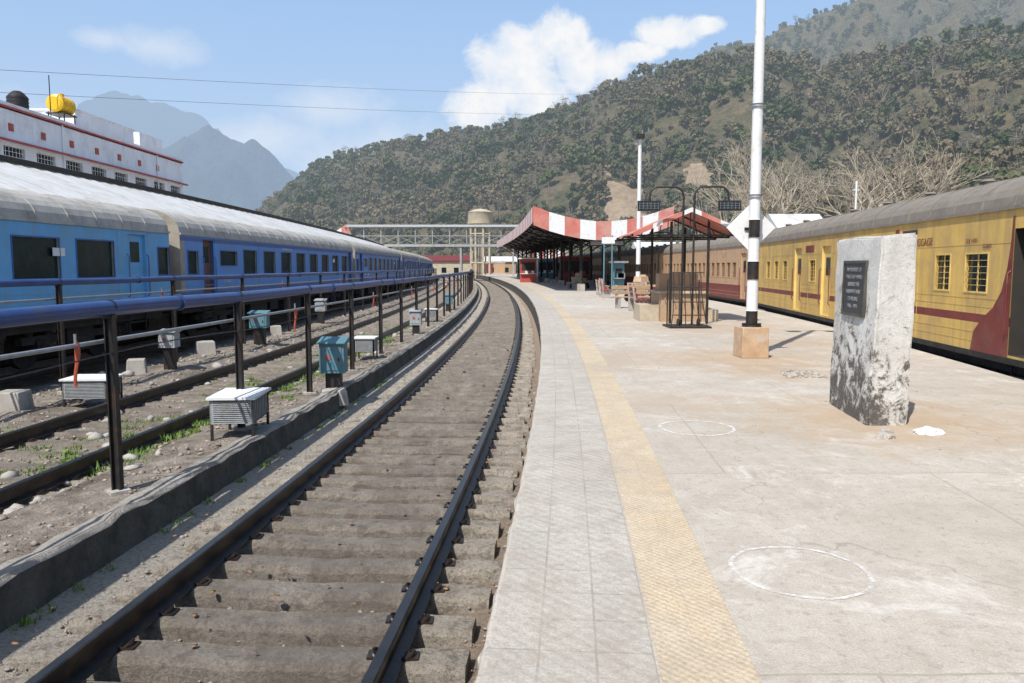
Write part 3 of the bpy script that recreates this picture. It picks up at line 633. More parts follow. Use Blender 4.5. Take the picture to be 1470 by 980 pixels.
# ------------------------------------------------------------ whitewashed pillar
bm=bmesh.new(); 
co=[(3.70,8.02,-.03),(4.14,8.05,-.03),(4.2,9.42,-.03),(3.86,9.4,-.03),(3.77,8.0,1.97),(4.15,8.02,1.99),(4.17,9.35,2.0),(3.87,9.35,1.97)]
vv=[bm.verts.new(c) for c in co]
for f in((3,2,1,0),(4,5,6,7),(0,1,5,4),(1,2,6,5),(2,3,7,6),(3,0,4,7)): bm.faces.new([vv[i] for i in f])
bmesh.ops.bevel(bm,geom=bm.edges[:],offset=.022,segments=2,affect='EDGES'); bmesh.ops.subdivide_edges(bm,edges=bm.edges[:],cuts=10,use_grid_fill=True)
for v in bm.verts:
    q=v.co*3; v.co+=Vector((noise.noise(q),noise.noise(q+Vector((9,0,0))),noise.noise(q+Vector((0,9,0)))))*.018+Vector((noise.noise(v.co*14),noise.noise(v.co*14+Vector((5,5,5))),0))*.012
me=bpy.data.meshes.new('pillar_body'); bm.to_mesh(me); bm.free(); me.materials.append(M['peel']); me.shade_smooth(); me.set_sharp_from_angle(angle=math.radians(50))
pe=empty('whitewashed_memorial_pillar'); o=bpy.data.objects.new('pillar_body',me); scene.collection.objects.link(o); o.parent=pe
mb=MB(); 
def pf(y,z,d):
    t=(y-8.02)/1.36; k=z/2; x=(3.70+.16*t)*(1-k)+(3.77+.10*t)*k; return (x-d,y,z)
def pbox(y0,y1,z0,z1,d0,d1,mi): mb.hexa([pf(y0,z0,d0),pf(y1,z0,d0),pf(y1,z0,d1),pf(y0,z0,d1),pf(y0,z1,d0),pf(y1,z1,d0),pf(y1,z1,d1),pf(y0,z1,d1)],mi)
pbox(8.34,8.98,1.14,1.69,-.02,.022,0)
for a in((8.31,8.34,1.11,1.72),(8.98,9.01,1.11,1.72),(8.34,8.98,1.11,1.14),(8.34,8.98,1.69,1.72)): pbox(*a,-.02,.030,1)
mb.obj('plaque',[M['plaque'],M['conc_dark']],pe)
for k in range(6):
    cu=bpy.data.curves.new('plaque_inscription','FONT'); cu.body=['IN MEMORY OF','THE STAFF WHO','SERVED THE','RAILWAY AND','ITS PEOPLE','1965 - 1971'][k]; cu.size=.062; cu.extrude=.0008; cu.align_x='CENTER'; cu.materials.append(M['boxgrey'])
    ot=bpy.data.objects.new('plaque_inscription',cu); scene.collection.objects.link(ot); ot.parent=pe
    p=pf(8.66,1.60-.08*k,.026); yv=Vector((-.10/1.36,-1,0)).normalized(); zv=Vector((-1,.08,0)).normalized()
    xv=yv; zz_=Vector((-abs(yv.y),yv.x*-1 if False else .08,0)).normalized(); up=Vector((0,0,1)); nrm=xv.cross(up).normalized()
    ot.matrix_world=Matrix(((xv.x,up.x,nrm.x,p[0]),(xv.y,up.y,nrm.y,p[1]),(xv.z,up.z,nrm.z,p[2]),(0,0,0,1)))
def rock(name,x,y,z,sx,sy,sz,mat,seed):
    bm=bmesh.new(); bmesh.ops.create_icosphere(bm,subdivisions=4,radius=1)
    for v in bm.verts:
        k=1+.3*noise.noise(v.co*1.5+Vector((seed,0,0)))+.16*noise.noise(v.co*4+Vector((seed,3,0)))+.08*noise.noise(v.co*9); v.co=Vector((v.co.x*sx*k+x,v.co.y*sy*k+y,max(0,v.co.z*sz*k)+z))
    me=bpy.data.meshes.new(name); bm.to_mesh(me); bm.free(); me.materials.append(mat); o=bpy.data.objects.new(name,me); scene.collection.objects.link(o)
rock('crumpled_white_sack',4.15,7.65,.0,.15,.09,.06,M['white'],1); rock('broken_concrete_piece',3.62,7.45,.0,.09,.07,.05,M['conc'],4); rock('broken_concrete_piece',3.75,7.7,.0,.06,.05,.04,M['conc'],7)
stones('rubble_pile',A,70,4.45,5.0,11.8,12.5,lambda o:.01,.015,.05,M['conc'],1)
# ------------------------------------------------------------ lamp pole far
mb=MB(); X,Y=7.0,43.5
for a,b,c in((0,.5,0),(.5,.9,1),(.9,1.4,0),(1.4,1.8,1),(1.8,8.6,0)): mb.cyl((X,Y,a),(X,Y,b),.13-.004*a,14,c,.13-.004*b)
mb.box(X-.22,X+.22,Y-.3,Y+.2,8.6,8.85,1); mb.box(X-.3,X+.3,Y-.05,Y+.05,8.3,8.4,2); mb.cyl((X+.12,Y,8.85),(X+.12,Y,9.1),.03,6,2)
mb.box(X-.3,X+.3,Y-.3,Y+.3,0,.3,3); mb.obj('platform_light_pole',[M['white'],M['black'],M['pipe_grey'],M['conc']],smooth=True)
# ------------------------------------------------------------ water tap shelter
sh=empty('drinking_water_shelter')
mb=MB(); cx=5.15; y0,y1=22.6,26.2; zr_,ze=3.32,2.62; xl,xr=3.45,6.75
def rp(x): return zr_-(abs(x-cx)/(1.65))*(zr_-ze)
for s in(-1,1):
    for i in range(11):
        x0=cx+s*1.65*i/11; x1=cx+s*1.65*(i+1)/11
        mb.hexa([(x0,y0,rp(x0)-.03),(x1,y0,rp(x1)-.03),(x1,y1,rp(x1)-.03),(x0,y1,rp(x0)-.03),(x0,y0,rp(x0)),(x1,y0,rp(x1)),(x1,y1,rp(x1)),(x0,y1,rp(x0))],0)
    for i in range(6):
        x0=cx+s*1.66*i/6; x1=cx+s*1.66*(i+1)/6
        mb.hexa([(x0,y0-.03,rp(x0)-.10),(x1,y0-.03,rp(x1)-.10),(x1,y0-.005,rp(x1)-.10),(x0,y0-.005,rp(x0)-.10),(x0,y0-.03,rp(x0)+.03),(x1,y0-.03,rp(x1)+.03),(x1,y0-.005,rp(x1)+.03),(x0,y0-.005,rp(x0)+.03)],0 if i%3 else 1)
mb.obj('gable_roof',[M['redfaded'],M['white']],sh)
mb=MB()
for x in(4.62,5.7):
    for y in(22.8,25.9): mb.cyl((x,y,0),(x,y,2.95),.04,10,0)
for y in(22.75,24.4,26):
    mb.bar((xl,y,ze-.06),(xr,y,ze-.06),.04,.05); mb.bar((xl,y,ze-.05),(cx,y,zr_-.06),.04,.04); mb.bar((xr,y,ze-.05),(cx,y,zr_-.06),.04,.04)
    for k in(-.8,-.4,0,.4,.8): mb.bar((cx+k*1.5,y,ze-.05),(cx+k*1.5*.85,y,rp(cx+k*1.3)-.05),.025,.025)
for x in(xl+.2,4.62,5.7,xr-.2): mb.bar((x,22.7,ze-.02),(x,26.1,ze-.02),.035,.035)
mb.obj('steel_frame',[M['black']],sh)
mb=MB(); mb.box(4.5,5.85,23.6,25.3,0,.85,0); mb.box(4.42,5.93,23.5,25.4,.85,.92,1); mb.box(4.55,5.75,24.2,24.8,.92,1.45,0)
mb.box(3.9,4.49,23.8,25.0,0,.5,1); mb.box(5.86,6.3,23.8,25.0,0,.35,1)
for i in range(5): mb.tube([(4.6+i*.27,23.58,.72),(4.6+i*.27,23.45,.72),(4.6+i*.27,23.44,.64)],.015,6,2)
mb.obj('tap_counter',[M['wood'],M['cream'],M['pipe_grey']],sh,bevel=.01)
mb=MB()
def goose(px,dirn,y):
    mb.tube([(px,y,0),(px,y,3.6)],.03,8,0)
    pts=[(px,y,3.6)]+[(px+dirn*(.24-.24*math.cos(t)),y,3.6+.26*math.sin(t)) for t in np.linspace(0.2,math.pi/2,5)]+[(px+dirn*.72,y,3.86)]+[(px+dirn*(.72+.22*math.sin(t)),y,3.64+.22*math.cos(t)) for t in np.linspace(.3,math.pi/2,4)]+[(px+dirn*.94,y,3.45)]
    mb.tube(pts,.028,8,0); lx=px+dirn*.97
    mb.box(lx-.31,lx+.31,y-.06,y+.04,3.20,3.48,0)
    mb.box(lx-.27,lx+.27,y-.068,y-.061,3.24,3.44,1)
    for k in range(6): mb.box(lx-.27+k*.105,lx-.262+k*.105,y-.075,y-.069,3.24,3.44,2)
    for k in range(3): mb.box(lx-.27,lx+.27,y-.082,y-.076,3.27+k*.065,3.276+k*.065,2)
goose(4.78,-1,22.0); goose(5.06,1,21.9)
mb.obj('twin_gooseneck_lamp',[M['black'],M['glass'],M['pipe_grey']],smooth=True)
def rack(rx,ry,name='luggage_trolley_rack'):
    mb=MB(); dx=rx-4.8; dy=ry-21.5
    for i in range(6):
        x=4.42+i*.15+dx; mb.tube([(x+(i-2.5)*.05,21.05+dy,.0),(x+(i-2.5)*.02,21.15+dy,.4),(x,21.35+dy,1.0),(x+.0,21.45+dy,1.5)],.014,6,0)
    for z,y in((.05,21.05),(.35,21.14),(.7,21.25),(1.1,21.37),(1.5,21.45)): mb.tube([(4.36+dx,y+dy,z),(5.24+dx,y+dy,z)],.016,6,0)
    for x in(4.36,5.24): mb.tube([(x+dx,21.05+dy,0),(x+dx,21.9+dy,.02),(x+dx,21.9+dy,1.3)],.018,6,0)
    mb.box(4.24+dx,5.38+dx,20.95+dy,21.95+dy,-.0,.05,0)
    for x in(4.55,5.1): mb.cyl((x-.03+dx,21.3+dy,.12),(x+.03+dx,21.3+dy,.12),.12,14,0)
    mb.obj(name,[M['black'],M['wood']])
rack(4.8,21.5)
def trolley(x,y,rot,load=2):
    mb=MB(); mb.box(-.9,.9,-.45,.45,.42,.48,0)
    for s in(-.6,.6):
        for t in(-.4,.4): mb.cyl((s,t-.03,.2),(s,t+.03,.2),.2,14,1)
    mb.bar((-.6,-.4,.2),(-.6,.4,.2),.04,.04,1); mb.bar((.6,-.4,.2),(.6,.4,.2),.04,.04,1)
    for s in(-.4,.4): mb.bar((.9,s,.45),(1.0,s,1.15),.04,.04,1)
    mb.bar((1.0,-.4,1.12),(1.0,.4,1.12),.04,.04,1)
    for s in(-.6,0,.6): mb.bar((s,-.4,.40),(s,.4,.40),.05,.04,1); mb.bar((s,0,.2),(s,0,.4),.05,.05,1)
    if load:
        mb.box(-.7,-.1,-.35,.3,.481,.9,2,.1,.03); mb.box(.0,.6,-.3,.35,.481,.8,3,-.1,.03); mb.box(-.4,.2,-.2,.3,.93,1.2,3,.3,.04)
    o=mb.obj('luggage_trolley',[M['wood'],M['black'],M['sack'],M['orange']],bevel=.01); o.location=(x,y,0); o.rotation_euler.z=rot
trolley(6.3,37.5,.4); trolley(7.7,46,1.2); trolley(5.2,60,1.0)
# ------------------------------------------------------------ benches
def bench(x,y,rot,mat='redpaint',L=1.7):
    mb=MB()
    for s in(-L/2+.15,L/2-.25): mb.box(s,s+.1,-.22,.22,0,.42,0); mb.hexa([(s,.12,.42),(s+.1,.12,.42),(s+.1,.22,.42),(s,.22,.42),(s,.22,.92),(s+.1,.22,.92),(s+.1,.28,.92),(s,.28,.92)],0)
    for k in range(3): mb.box(-L/2,L/2,-.24+k*.15,-.12+k*.15,.421,.47,1)
    for k in range(2): mb.box(-L/2,L/2,.12+.05*k,.16+.05*k,.55+k*.2,.70+k*.2,1)
    o=mb.obj('platform_bench',[M['conc'],M[mat]],bevel=.01); o.location=(x,y,0); o.rotation_euler.z=rot
bench(4.6,28.7,math.pi/2,'maroon'); bench(5.3,29.3,-math.pi/2+.1,'maroon'); bench(5.6,35.5,math.pi/2); bench(6.2,40,-math.pi/2); bench(7.4,33,math.pi/2,'maroon'); bench(4.9,31.5,.2,'wood')
bench(5.0,42,math.pi/2); bench(5.2,45.5,math.pi/2,'maroon')
# ------------------------------------------------------------ platform canopy
ca=empty('platform_canopy'); Yc=yrange(52,122,3.2,0)
def cz(t): return 5.40-1.0*math.sin(math.pi*t)**.9
def cpt(Y,t,z=None): a=A.p(Y,1.3); b=A.p(Y,10.6 if Y<60 else 10.4); q=a.lerp(b,t); return Vector((q.x,q.y,cz(t) if z is None else z))
mb=MB(); T=[0,.1,.2,.3,.4,.5,.6,.7,.8,.9,1]
for i in range(len(Yc)-1):
    for k in range(10):
        a,b,c,d=cpt(Yc[i],T[k]),cpt(Yc[i],T[k+1]),cpt(Yc[i+1],T[k+1]),cpt(Yc[i+1],T[k])
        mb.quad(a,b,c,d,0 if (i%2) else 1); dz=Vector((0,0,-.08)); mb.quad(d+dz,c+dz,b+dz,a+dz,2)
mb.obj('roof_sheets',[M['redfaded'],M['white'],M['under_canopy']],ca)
mb=MB()
ff=Vector((0,-.06,0))
for k in range(9):
    t0,t1=k/9,(k+1)/9; a,b=cpt(52,t0)+ff,cpt(52,t1)+ff; u=Vector((0,0,.25)); dn=Vector((0,0,-1.0)); bk=Vector((0,.04,0))
    mb.hexa([a+dn,b+dn,b+dn+bk,a+dn+bk,a+u,b+u,b+u+bk,a+u+bk],k%2)
for tt in(0,1):
    n=54
    for i in range(n):
        Y0_=52+i*70/n; Y1_=Y0_+70/n; a,b=cpt(Y0_,tt),cpt(Y1_,tt); o=Vector(((-.03 if tt==0 else .03),0,0)); u=Vector((0,0,.25)); dn=Vector((0,0,-.8))
        mb.hexa([a+dn+o,b+dn+o,b+dn,a+dn,a+u+o,b+u+o,b+u,a+u],i%2)
mb.obj('striped_fascia',[M['redfaded'],M['white']],ca)
mb=MB()
for i,Y in enumerate(np.arange(53.5,122,6.8)):
    for t in(.36,.64):
        q=cpt(Y,t,0); mb.cyl(q,(q.x,q.y,4.3),.12,12,0,.10); mb.box(q.x-.25,q.x+.25,q.y-.25,q.y+.25,0,.5,1)
    for t0,t1,z0,z1 in((.36,.04,3.0,4.9),(.64,.96,3.0,4.9),(.36,.62,3.4,4.2),(.64,.38,3.4,4.2)):
        a=cpt(Y,t0,z0);b=cpt(Y,t1,z1); mb.bar(a,b,.07,.09,0)
    for k in range(10): mb.bar(cpt(Y,T[k],cz(T[k])-.16),cpt(Y,T[k+1],cz(T[k+1])-.16),.08,.12,0); mb.bar(cpt(Y,T[k],4.0),cpt(Y,T[k+1],4.0),.05,.07,0); mb.bar(cpt(Y,T[k],4.0),cpt(Y,T[k+1],cz(T[k+1])-.16),.03,.04,0)
mb.obj('steel_columns_and_trusses',[M['under'],M['conc']],ca,smooth=True)
def stall(x0,x1,y0,y1,h,mats,name):
    mb=MB(); mb.box(x0,x1,y0,y1,0,h,0); mb.box(x0-.2,x1+.2,y0-.35,y1+.1,h,h+.12,1); mb.box(x0+.15,x1-.15,y0-.02,y0-.003,1.0,h-.35,2); mb.box(x0-.0,x1,y0-.3,y0-.03,.9,.97,1)
    for k in range(4): mb.box(x0+.2+k*(x1-x0-.4)/4,x0+.5+k*(x1-x0-.4)/4,y0-.2,y0-.1,.971,1.25,1 if k%2 else 0)
    mb.obj(name,[M[m] for m in mats])
stall(.9,2.6,84,88,2.5,('redpaint','white','inside'),'vendor_stall'); stall(4.5,7.0,70,74,2.5,('maroon','redpaint','inside'),'vendor_stall'); stall(3.2,5.4,96,100,2.6,('teal','white','inside'),'vendor_stall')
stall(6.4,7.1,49.5,50.3,1.9,('teal','pipe_grey','inside'),'water_cooler_cabinet')
stall(5.0,7.5,110,114,2.6,('cream','redpaint','inside'),'vendor_stall')
for (x,y) in((5.9,50),(4.7,58),(7.6,57),(5.5,64)): bench(x,y,math.pi/2,'wood')
mb=MB()
for x in(5.75,6.25): mb.cyl((x,49,0),(x,49,3.6),.05,10,0)
mb.box(5.6,6.4,48.95,49.05,3.1,3.5,1); mb.obj('platform_name_board',[M['teal'],M['white']])
mb=MB(); mb.box(5.2,7.6,53,53.12,3.05,3.45,0); mb.box(5.3,7.5,52.98,52.995,3.12,3.38,1); mb.obj('hanging_signboard',[M['black'],M['boxgrey']])
# ------------------------------------------------------------ left shed roof
mb=MB(); Ysh=yrange(6,150,.16,.008); vs=[];fs=[]
for i,Y in enumerate(Ysh):
    w=.03*(i%2)
    for o,z in((-12.9,3.5),(-14.5,4.15),(-16.9,5.08)): vs.append(A.p(Y,o,z+w))
for i in range(len(Ysh)-1):
    for k in range(2): fs.append((i*3+k,i*3+k+1,(i+1)*3+k+1,(i+1)*3+k)[::-1])
mb.add(vs,fs,0)
sweep(mb,A,yrange(6,150,2,.02),[(-16.85,5.12),(-16.85,5.30),(-17.1,5.30),(-17.1,5.12)],True,1)
sweep(mb,A,yrange(6,150,2,.02),[(-17.1,5.2),(-21,4.2)],False,0)
for Y in np.arange(8,150,6): mb.cyl(A.p(Y,-15.5,-.5),A.p(Y,-15.5,4.5),.12,8,1); mb.bar(A.p(Y,-13,3.4),A.p(Y,-16.9,4.9),.08,.1,1)
mb.obj('platform_shed',[M['tin'],M['black']])
mb=MB(); sweep(mb,A,yrange(-4,150,2,.02),[(-12.95,-.95),(-12.95,.1),(-26,.1)]); mb.obj('station_platform.001',[M['conc']])
# ------------------------------------------------------------ white building left
bl=empty('white_station_building'); mb=MB(); FX=-28
fr=lambda u,w,d:Vector((FX-d,u,w))
ops=[]
for k in range(-6,8):
    u=46.8+3.02*k
    if 20<u<65: ops.append((u,u+1.9,7.0,8.35,2,.2)); ops.append((u,u+1.9,2.5,4.2,2,.2))
wall(mb,fr,[18,67.3],[-1,10.5],ops,lambda u,w:0)
mb.box(FX-11,FX-.0,18,67.3,10.35,10.5,0) 
mb.quad((FX,67.3,-1),(FX-11,67.3,-1),(FX-11,67.3,10.5),(FX,67.3,10.5),0); mb.quad((FX-11,18,-1),(FX,18,-1),(FX,18,10.5),(FX-11,18,10.5),0)
mb.obj('walls',[M['bluewhite'],M['redpaint'],M['glass']],bl)
mb=MB()
mb.box(FX+.003,FX+.12,17.9,67.4,10.42,10.52,1); mb.box(FX-.3,FX+.003,17.9,67.4,10.503,10.75,0)
mb.box(FX+.003,FX+.45,18,67.3,8.52,8.62,0); mb.box(FX+.45,FX+.47,18,67.3,8.50,8.64,1)
mb.box(FX+.003,FX+.45,18,67.3,5.4,5.52,0); mb.box(FX+.003,FX+.03,18,67.3,6.7,6.78,1)
for k in range(-4,7):
    y=44.3+3.02*k; mb.box(FX+.004,FX+.05,y,y+.42,9.2,9.62,1)
for o in ops:
    for k in range(1,6): u=o[0]+k*(o[1]-o[0])/6; mb.box(FX-.12,FX-.10,u-.012,u+.012,o[2],o[3],0)
    for k in range(1,5): mb.box(FX-.08,FX-.06,o[0],o[1],o[2]+k*.27-.012,o[2]+k*.27+.012,0)
mb.box(FX-5,FX-1,53,61,10.503,12.0,0); mb.box(FX-4,FX-1,62,66,10.503,12.1,0); mb.box(FX-5.1,FX-.9,52.9,61.1,12.0,12.1,0)
mb.box(FX-6,FX-1,20,38,10.503,11.6,0); mb.box(FX-6.1,FX-.9,19.9,38.1,11.6,11.72,1)
for y in(33,49.5,62.5): mb.tube([(FX+.08,y,5.5),(FX+.08,y,10.4)],.05,6,0)
mb.obj('trim_and_roof_blocks',[M['bluewhite'],M['redpaint']],bl)
mb=MB(); yc=51.4; xx=FX-1
for x in(xx-.5,xx+.5):
    for y in(yc-.6,yc+.6): mb.cyl((x,y,10.5),(x,y,11.5),.04,6,1)
mb.box(xx-.6,xx+.6,yc-.75,yc+.75,11.35,11.42,1)
mb.tube([(xx,yc-.8,12),(xx,yc-.72,12),(xx,yc+.72,12),(xx,yc+.8,12)],[.4,.56,.56,.4],20,0)
for k in(-.4,0,.4): mb.tube([(xx,yc+k-.03,12),(xx,yc+k+.03,12)],.585,20,0)
mb.cyl((xx,yc,12.5),(xx,yc,12.7),.2,12,0); mb.cyl((xx,yc-1.2,10.5),(xx,yc-1.2,13.6),.03,6,1)
mb.obj('yellow_water_tank',[M['tankyellow'],M['black']],smooth=True)
mb=MB(); yc=46.9; mb.tube([(xx,yc,10.7),(xx,yc,10.75),(xx,yc,11.55),(xx,yc,11.8),(xx,yc,11.9)],[.5,.56,.56,.35,.2],20,0); 
for k in range(4): mb.cyl((xx,yc,10.85+k*.2),(xx,yc,10.9+k*.2),.585,20,0)
mb.box(xx-.7,xx+.7,yc-.7,yc+.7,10.5,10.7,1); mb.obj('black_water_tank',[M['black'],M['conc']],smooth=True)
# ------------------------------------------------------------ footbridge
fb=empty('footbridge'); Yb=130; mb=MB(); x0,x1=-27,1.2
mb.box(x0,x1,Yb-1.5,Yb+1.5,4.95,5.35,0)
for y in(Yb-1.5,Yb+1.5):
    for x in np.arange(x0,x1+.1,2.8):
        mb.bar((x,y,5.35),(x,y,8.2),.12,.12,0)
        if x<x1-1: mb.bar((x,y,5.4),(x+2.8,y,6.7),.05,.05,0); mb.bar((x,y,6.7),(x+2.8,y,5.4),.05,.05,0)
    for z in(6.7,8.2): mb.bar((x0,y,z),(x1,y,z),.10,.10,0)
mb.hexa([(x0-.3,Yb-1.9,8.1),(x1,Yb-1.9,8.1),(x1,Yb,8.5),(x0-.3,Yb,8.5),(x0-.3,Yb-1.9,8.2),(x1,Yb-1.9,8.2),(x1,Yb,8.6),(x0-.3,Yb,8.6)],0)
mb.hexa([(x0-.3,Yb,8.5),(x1,Yb,8.5),(x1,Yb+1.9,8.1),(x0-.3,Yb+1.9,8.1),(x0-.3,Yb,8.6),(x1,Yb,8.6),(x1,Yb+1.9,8.2),(x0-.3,Yb+1.9,8.2)],0)
for x in(-26,-20.5,-8.4,.2):
    for y in(Yb-1.2,Yb+1.2): mb.bar((x,y,-1),(x,y,4.95),.3,.3,0)
    for z in(1.2,3.0): mb.bar((x,Yb-1.2,z),(x,Yb+1.2,z+1.6),.08,.08,0)
for s,xs,sg in((0,1.2,1),(0,-27,-1)):
    n=9
    for k in range(n):
        a=xs+sg*k*.85; b=xs+sg*(k+1)*.85; za=5.2-k*.55; zb=za-.55
        for y in(Yb-1.5,Yb+1.45): mb.hexa([(a,y,za-.3),(b,y,zb-.3),(b,y+.05,zb-.3),(a,y+.05,za-.3),(a,y,za+3.4),(b,y,zb+3.4),(b,y+.05,zb+3.4),(a,y+.05,za+3.4)],1+k%2)
        mb.box(min(a,b),max(a,b),Yb-1.4,Yb+1.4,zb,zb+.3,0)
mb.obj('bridge_structure',[M['bridge'],M['redfaded'],M['white']],fb)
# ------------------------------------------------------------ water tower
mb=MB(); X,Y=-6.9,172
mb.tube([(X,Y,10.4),(X,Y,11.0),(X,Y,13.3),(X,Y,13.5),(X,Y,14.1),(X,Y,14.3)],[1.6,2.75,2.75,2.9,1.4,.2],28,0)
for k in range(8):
    t=k*math.pi/4+.3; mb.bar((X+2.2*math.cos(t),Y+2.2*math.sin(t),-1),(X+2.2*math.cos(t),Y+2.2*math.sin(t),11),.35,.35,0)
for z in(2.5,6,8.8): mb.tube([(X+2.2*math.cos(k*math.pi/4+.3),Y+2.2*math.sin(k*math.pi/4+.3),z) for k in range(9)],.16,4,0)
mb.cyl((X,Y,-1),(X,Y,10.6),.5,10,0); mb.obj('water_tower',[M['cream']],smooth=True)
# ------------------------------------------------------------ background buildings
def bhouse(name,x,y,w,d,h,mat,roof):
    mb=MB(); fr=lambda u,ww,dd:Vector((x+u,y+dd,-1+ww)); ops=[]
    for f in range(max(1,int(h/3.2))):
        for k in range(int(w/3)): ops.append((k*3+.9,k*3+2.1,1.2+f*3.1,2.5+f*3.1,1,.15))
    wall(mb,fr,[0,w],[0,h],ops,lambda u,ww:0)
    mb.quad((x+w,y,-1),(x+w,y+d,-1),(x+w,y+d,h-1),(x+w,y,h-1),0);mb.quad((x,y+d,-1),(x,y,-1),(x,y,h-1),(x,y+d,h-1),0)
    mb.hexa([(x-.4,y-.4,h-1),(x+w+.4,y-.4,h-1),(x+w+.4,y+d+.4,h-1),(x-.4,y+d+.4,h-1),(x-.4,y-.4,h-.8),(x+w+.4,y-.4,h-.8),(x+w+.4,y+d/2,h+.5),(x-.4,y+d/2,h+.5)],2)
    mb.obj(name,[M[mat],M['glass'],M[roof]])
bhouse('railway_quarters',22.5,66,3.6,4,5.7,'white','tin'); bhouse('railway_quarters',27,84,9,6,5.2,'cream','roof_dark'); bhouse('station_outbuilding',-24,190,14,8,4,'cream','maroon')
bhouse('station_outbuilding',2,185,12,8,5,'cream','roof_dark'); bhouse('station_outbuilding',-44,210,16,8,5,'cream','tin'); bhouse('station_outbuilding',-9,210,10,6,4,'wood','tin'); bhouse('station_outbuilding',24,150,10,6,6,'white','tin')
mb=MB(); mb.cyl((29.6,68,-1),(29.6,68,9.0),.09,8,0); mb.box(29.3,29.9,68,68.1,8.2,8.28,0); mb.obj('utility_pole',[M['white']])
mb=MB(); 
for k in range(5): mb.box(-17+k*3.1,-14.2+k*3.1,200,203,-.2,2.6,k%2); mb.box(-17.1+k*3.1,-14.1+k*3.1,199.9,203.1,2.6,2.8,2)
mb.obj('distant_coach_row',[M['tan'],M['maroon'],M['tin']])
for z0,z1 in((16.4,58.0),(14.9,51.5)):
    mb=MB(); a=Vector((-52,52,z0-1.0)); b=Vector((31,262,z1)); pts=[]
    for k in range(25):
        t=k/24; p=a.lerp(b,t); p.z-=2.2*4*t*(1-t)*.4; pts.append(p)
    mb.tube(pts,.018,5,0); mb.obj('overhead_wire',[M['under']])
# ------------------------------------------------------------ hills
def ribbon(name,ridge,base,cols,rows,seed,gul,mat,back=.25,zb=-1.2,prof=.95,tz=8,scars=()):
    R=np.array(ridge,float); B=np.array(base,float); tr_=np.linspace(0,1,cols)
    def ip(P):
        s=np.concatenate([[0],np.cumsum(np.hypot(np.diff(P[:,0]),np.diff(P[:,1])))]); s/=s[-1]
        return np.stack([np.interp(tr_,s,P[:,k]) for k in range(P.shape[1])],1)
    R=ip(R);B=ip(B); V=np.zeros((rows,cols,3)); nb=int(rows*back); nf=rows-nb
    for r in range(rows):
        t=r/(nf-1) if r<nf else 1+(r-nf+1)/nf
        for c in range(cols):
            x=B[c,0]+(R[c,0]-B[c,0])*t; y=B[c,1]+(R[c,1]-B[c,1])*t; H=R[c,2]-tz
            h=H*(min(t,1)**prof) - (H*.9*(t-1) if t>1 else 0)
            q=Vector((x/110+seed,y/230,0)); g=abs(noise.noise(q))*2+abs(noise.noise(q*2.3))
            env=math.sin(math.pi*min(t,1))**.7 if t<1 else 0
            h+=gul*H*(g-.55)*env+noise.fractal(Vector((x/45,y/45,seed)),.9,2,4)*H*.03
            V[r,c]=(x,y,h+zb)
    i=np.arange((rows-1)*cols).reshape(-1,cols)[:,:-1].ravel(); F=np.stack([i,i+1,i+cols+1,i+cols],1)
    ctr=V.reshape(-1,3)[F].mean(1); mi=np.zeros(len(F),dtype=np.int32)
    if scars:
        nzv=np.array([noise.fractal(Vector((p[0]/9,p[1]/14,1)),.8,2,3) for p in ctr])
        for (sx,sy,rx,ry,sl) in scars:
            dx=(ctr[:,0]-sx-(ctr[:,1]-sy)*sl)/rx; dy=(ctr[:,1]-sy)/ry; mi[(dx**2+dy**2+nzv*1.1)<.9]=1
    o=fast(name,V.reshape(-1,3),F,[mat,M['scar']],mi); o.data.polygons.foreach_set('use_smooth',[True]*len(F))
    return V,mi
Mr=[(-420,930,20),(-301,900,56),(-231,850,97),(-168,800,119),(-122,780,127),(-64,760,135),(-23,740,135),(28,700,136),(66,650,147),(101,620,156),(133,620,160),(176,620,163),(196,600,162),(216,560,146),(246,540,148),(275,520,154),(316,500,156),(365,470,158),(440,430,155),(560,380,150)]
Mb=[(-300,700),(-250,620),(-200,560),(-140,480),(-90,430),(-40,390),(0,360),(30,330),(60,310),(100,300),(140,290),(190,280),(240,250),(300,200),(380,150)]
Br=[(-330,1400,60),(-203,1350,98),(-41,1300,175),(75,1300,243),(156,1300,300),(233,1300,327),(333,1300,362),(398,1300,374),(465,1300,405),(565,1300,440),(710,1300,480),(930,1280,500),(1300,1200,500)]
Bb=[(-300,1000),(-100,850),(100,760),(250,720),(400,650),(600,560),(1000,450)]
Sr=[(60,400,8),(90,380,20),(114,370,31),(130,350,40),(152,330,47),(170,310,52),(190,290,55),(224,260,58),(280,200,60),(330,140,60)]
Sb=[(55,330),(62,280),(70,230),(78,190),(85,150),(92,115),(110,80),(170,40)]
scars=((58,396,10,42,-.03),(93,392,6,18,0))
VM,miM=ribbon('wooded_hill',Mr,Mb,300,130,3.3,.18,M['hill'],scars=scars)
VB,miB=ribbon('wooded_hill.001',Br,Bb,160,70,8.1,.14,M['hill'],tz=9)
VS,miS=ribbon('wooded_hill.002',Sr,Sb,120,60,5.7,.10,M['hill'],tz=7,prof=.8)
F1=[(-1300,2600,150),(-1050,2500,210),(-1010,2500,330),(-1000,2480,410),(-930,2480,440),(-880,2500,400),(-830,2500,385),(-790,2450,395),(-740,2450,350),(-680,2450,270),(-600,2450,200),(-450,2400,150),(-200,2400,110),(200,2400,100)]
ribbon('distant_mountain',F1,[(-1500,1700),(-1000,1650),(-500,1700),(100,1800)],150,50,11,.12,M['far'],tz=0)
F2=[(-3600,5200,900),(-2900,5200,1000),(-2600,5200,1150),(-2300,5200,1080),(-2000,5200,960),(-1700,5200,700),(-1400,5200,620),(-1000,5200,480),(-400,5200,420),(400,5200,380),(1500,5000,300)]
ribbon('distant_mountain.001',F2,[(-3500,3400),(0,3300),(1500,3300)],150,40,14,.12,M['far'],tz=0)
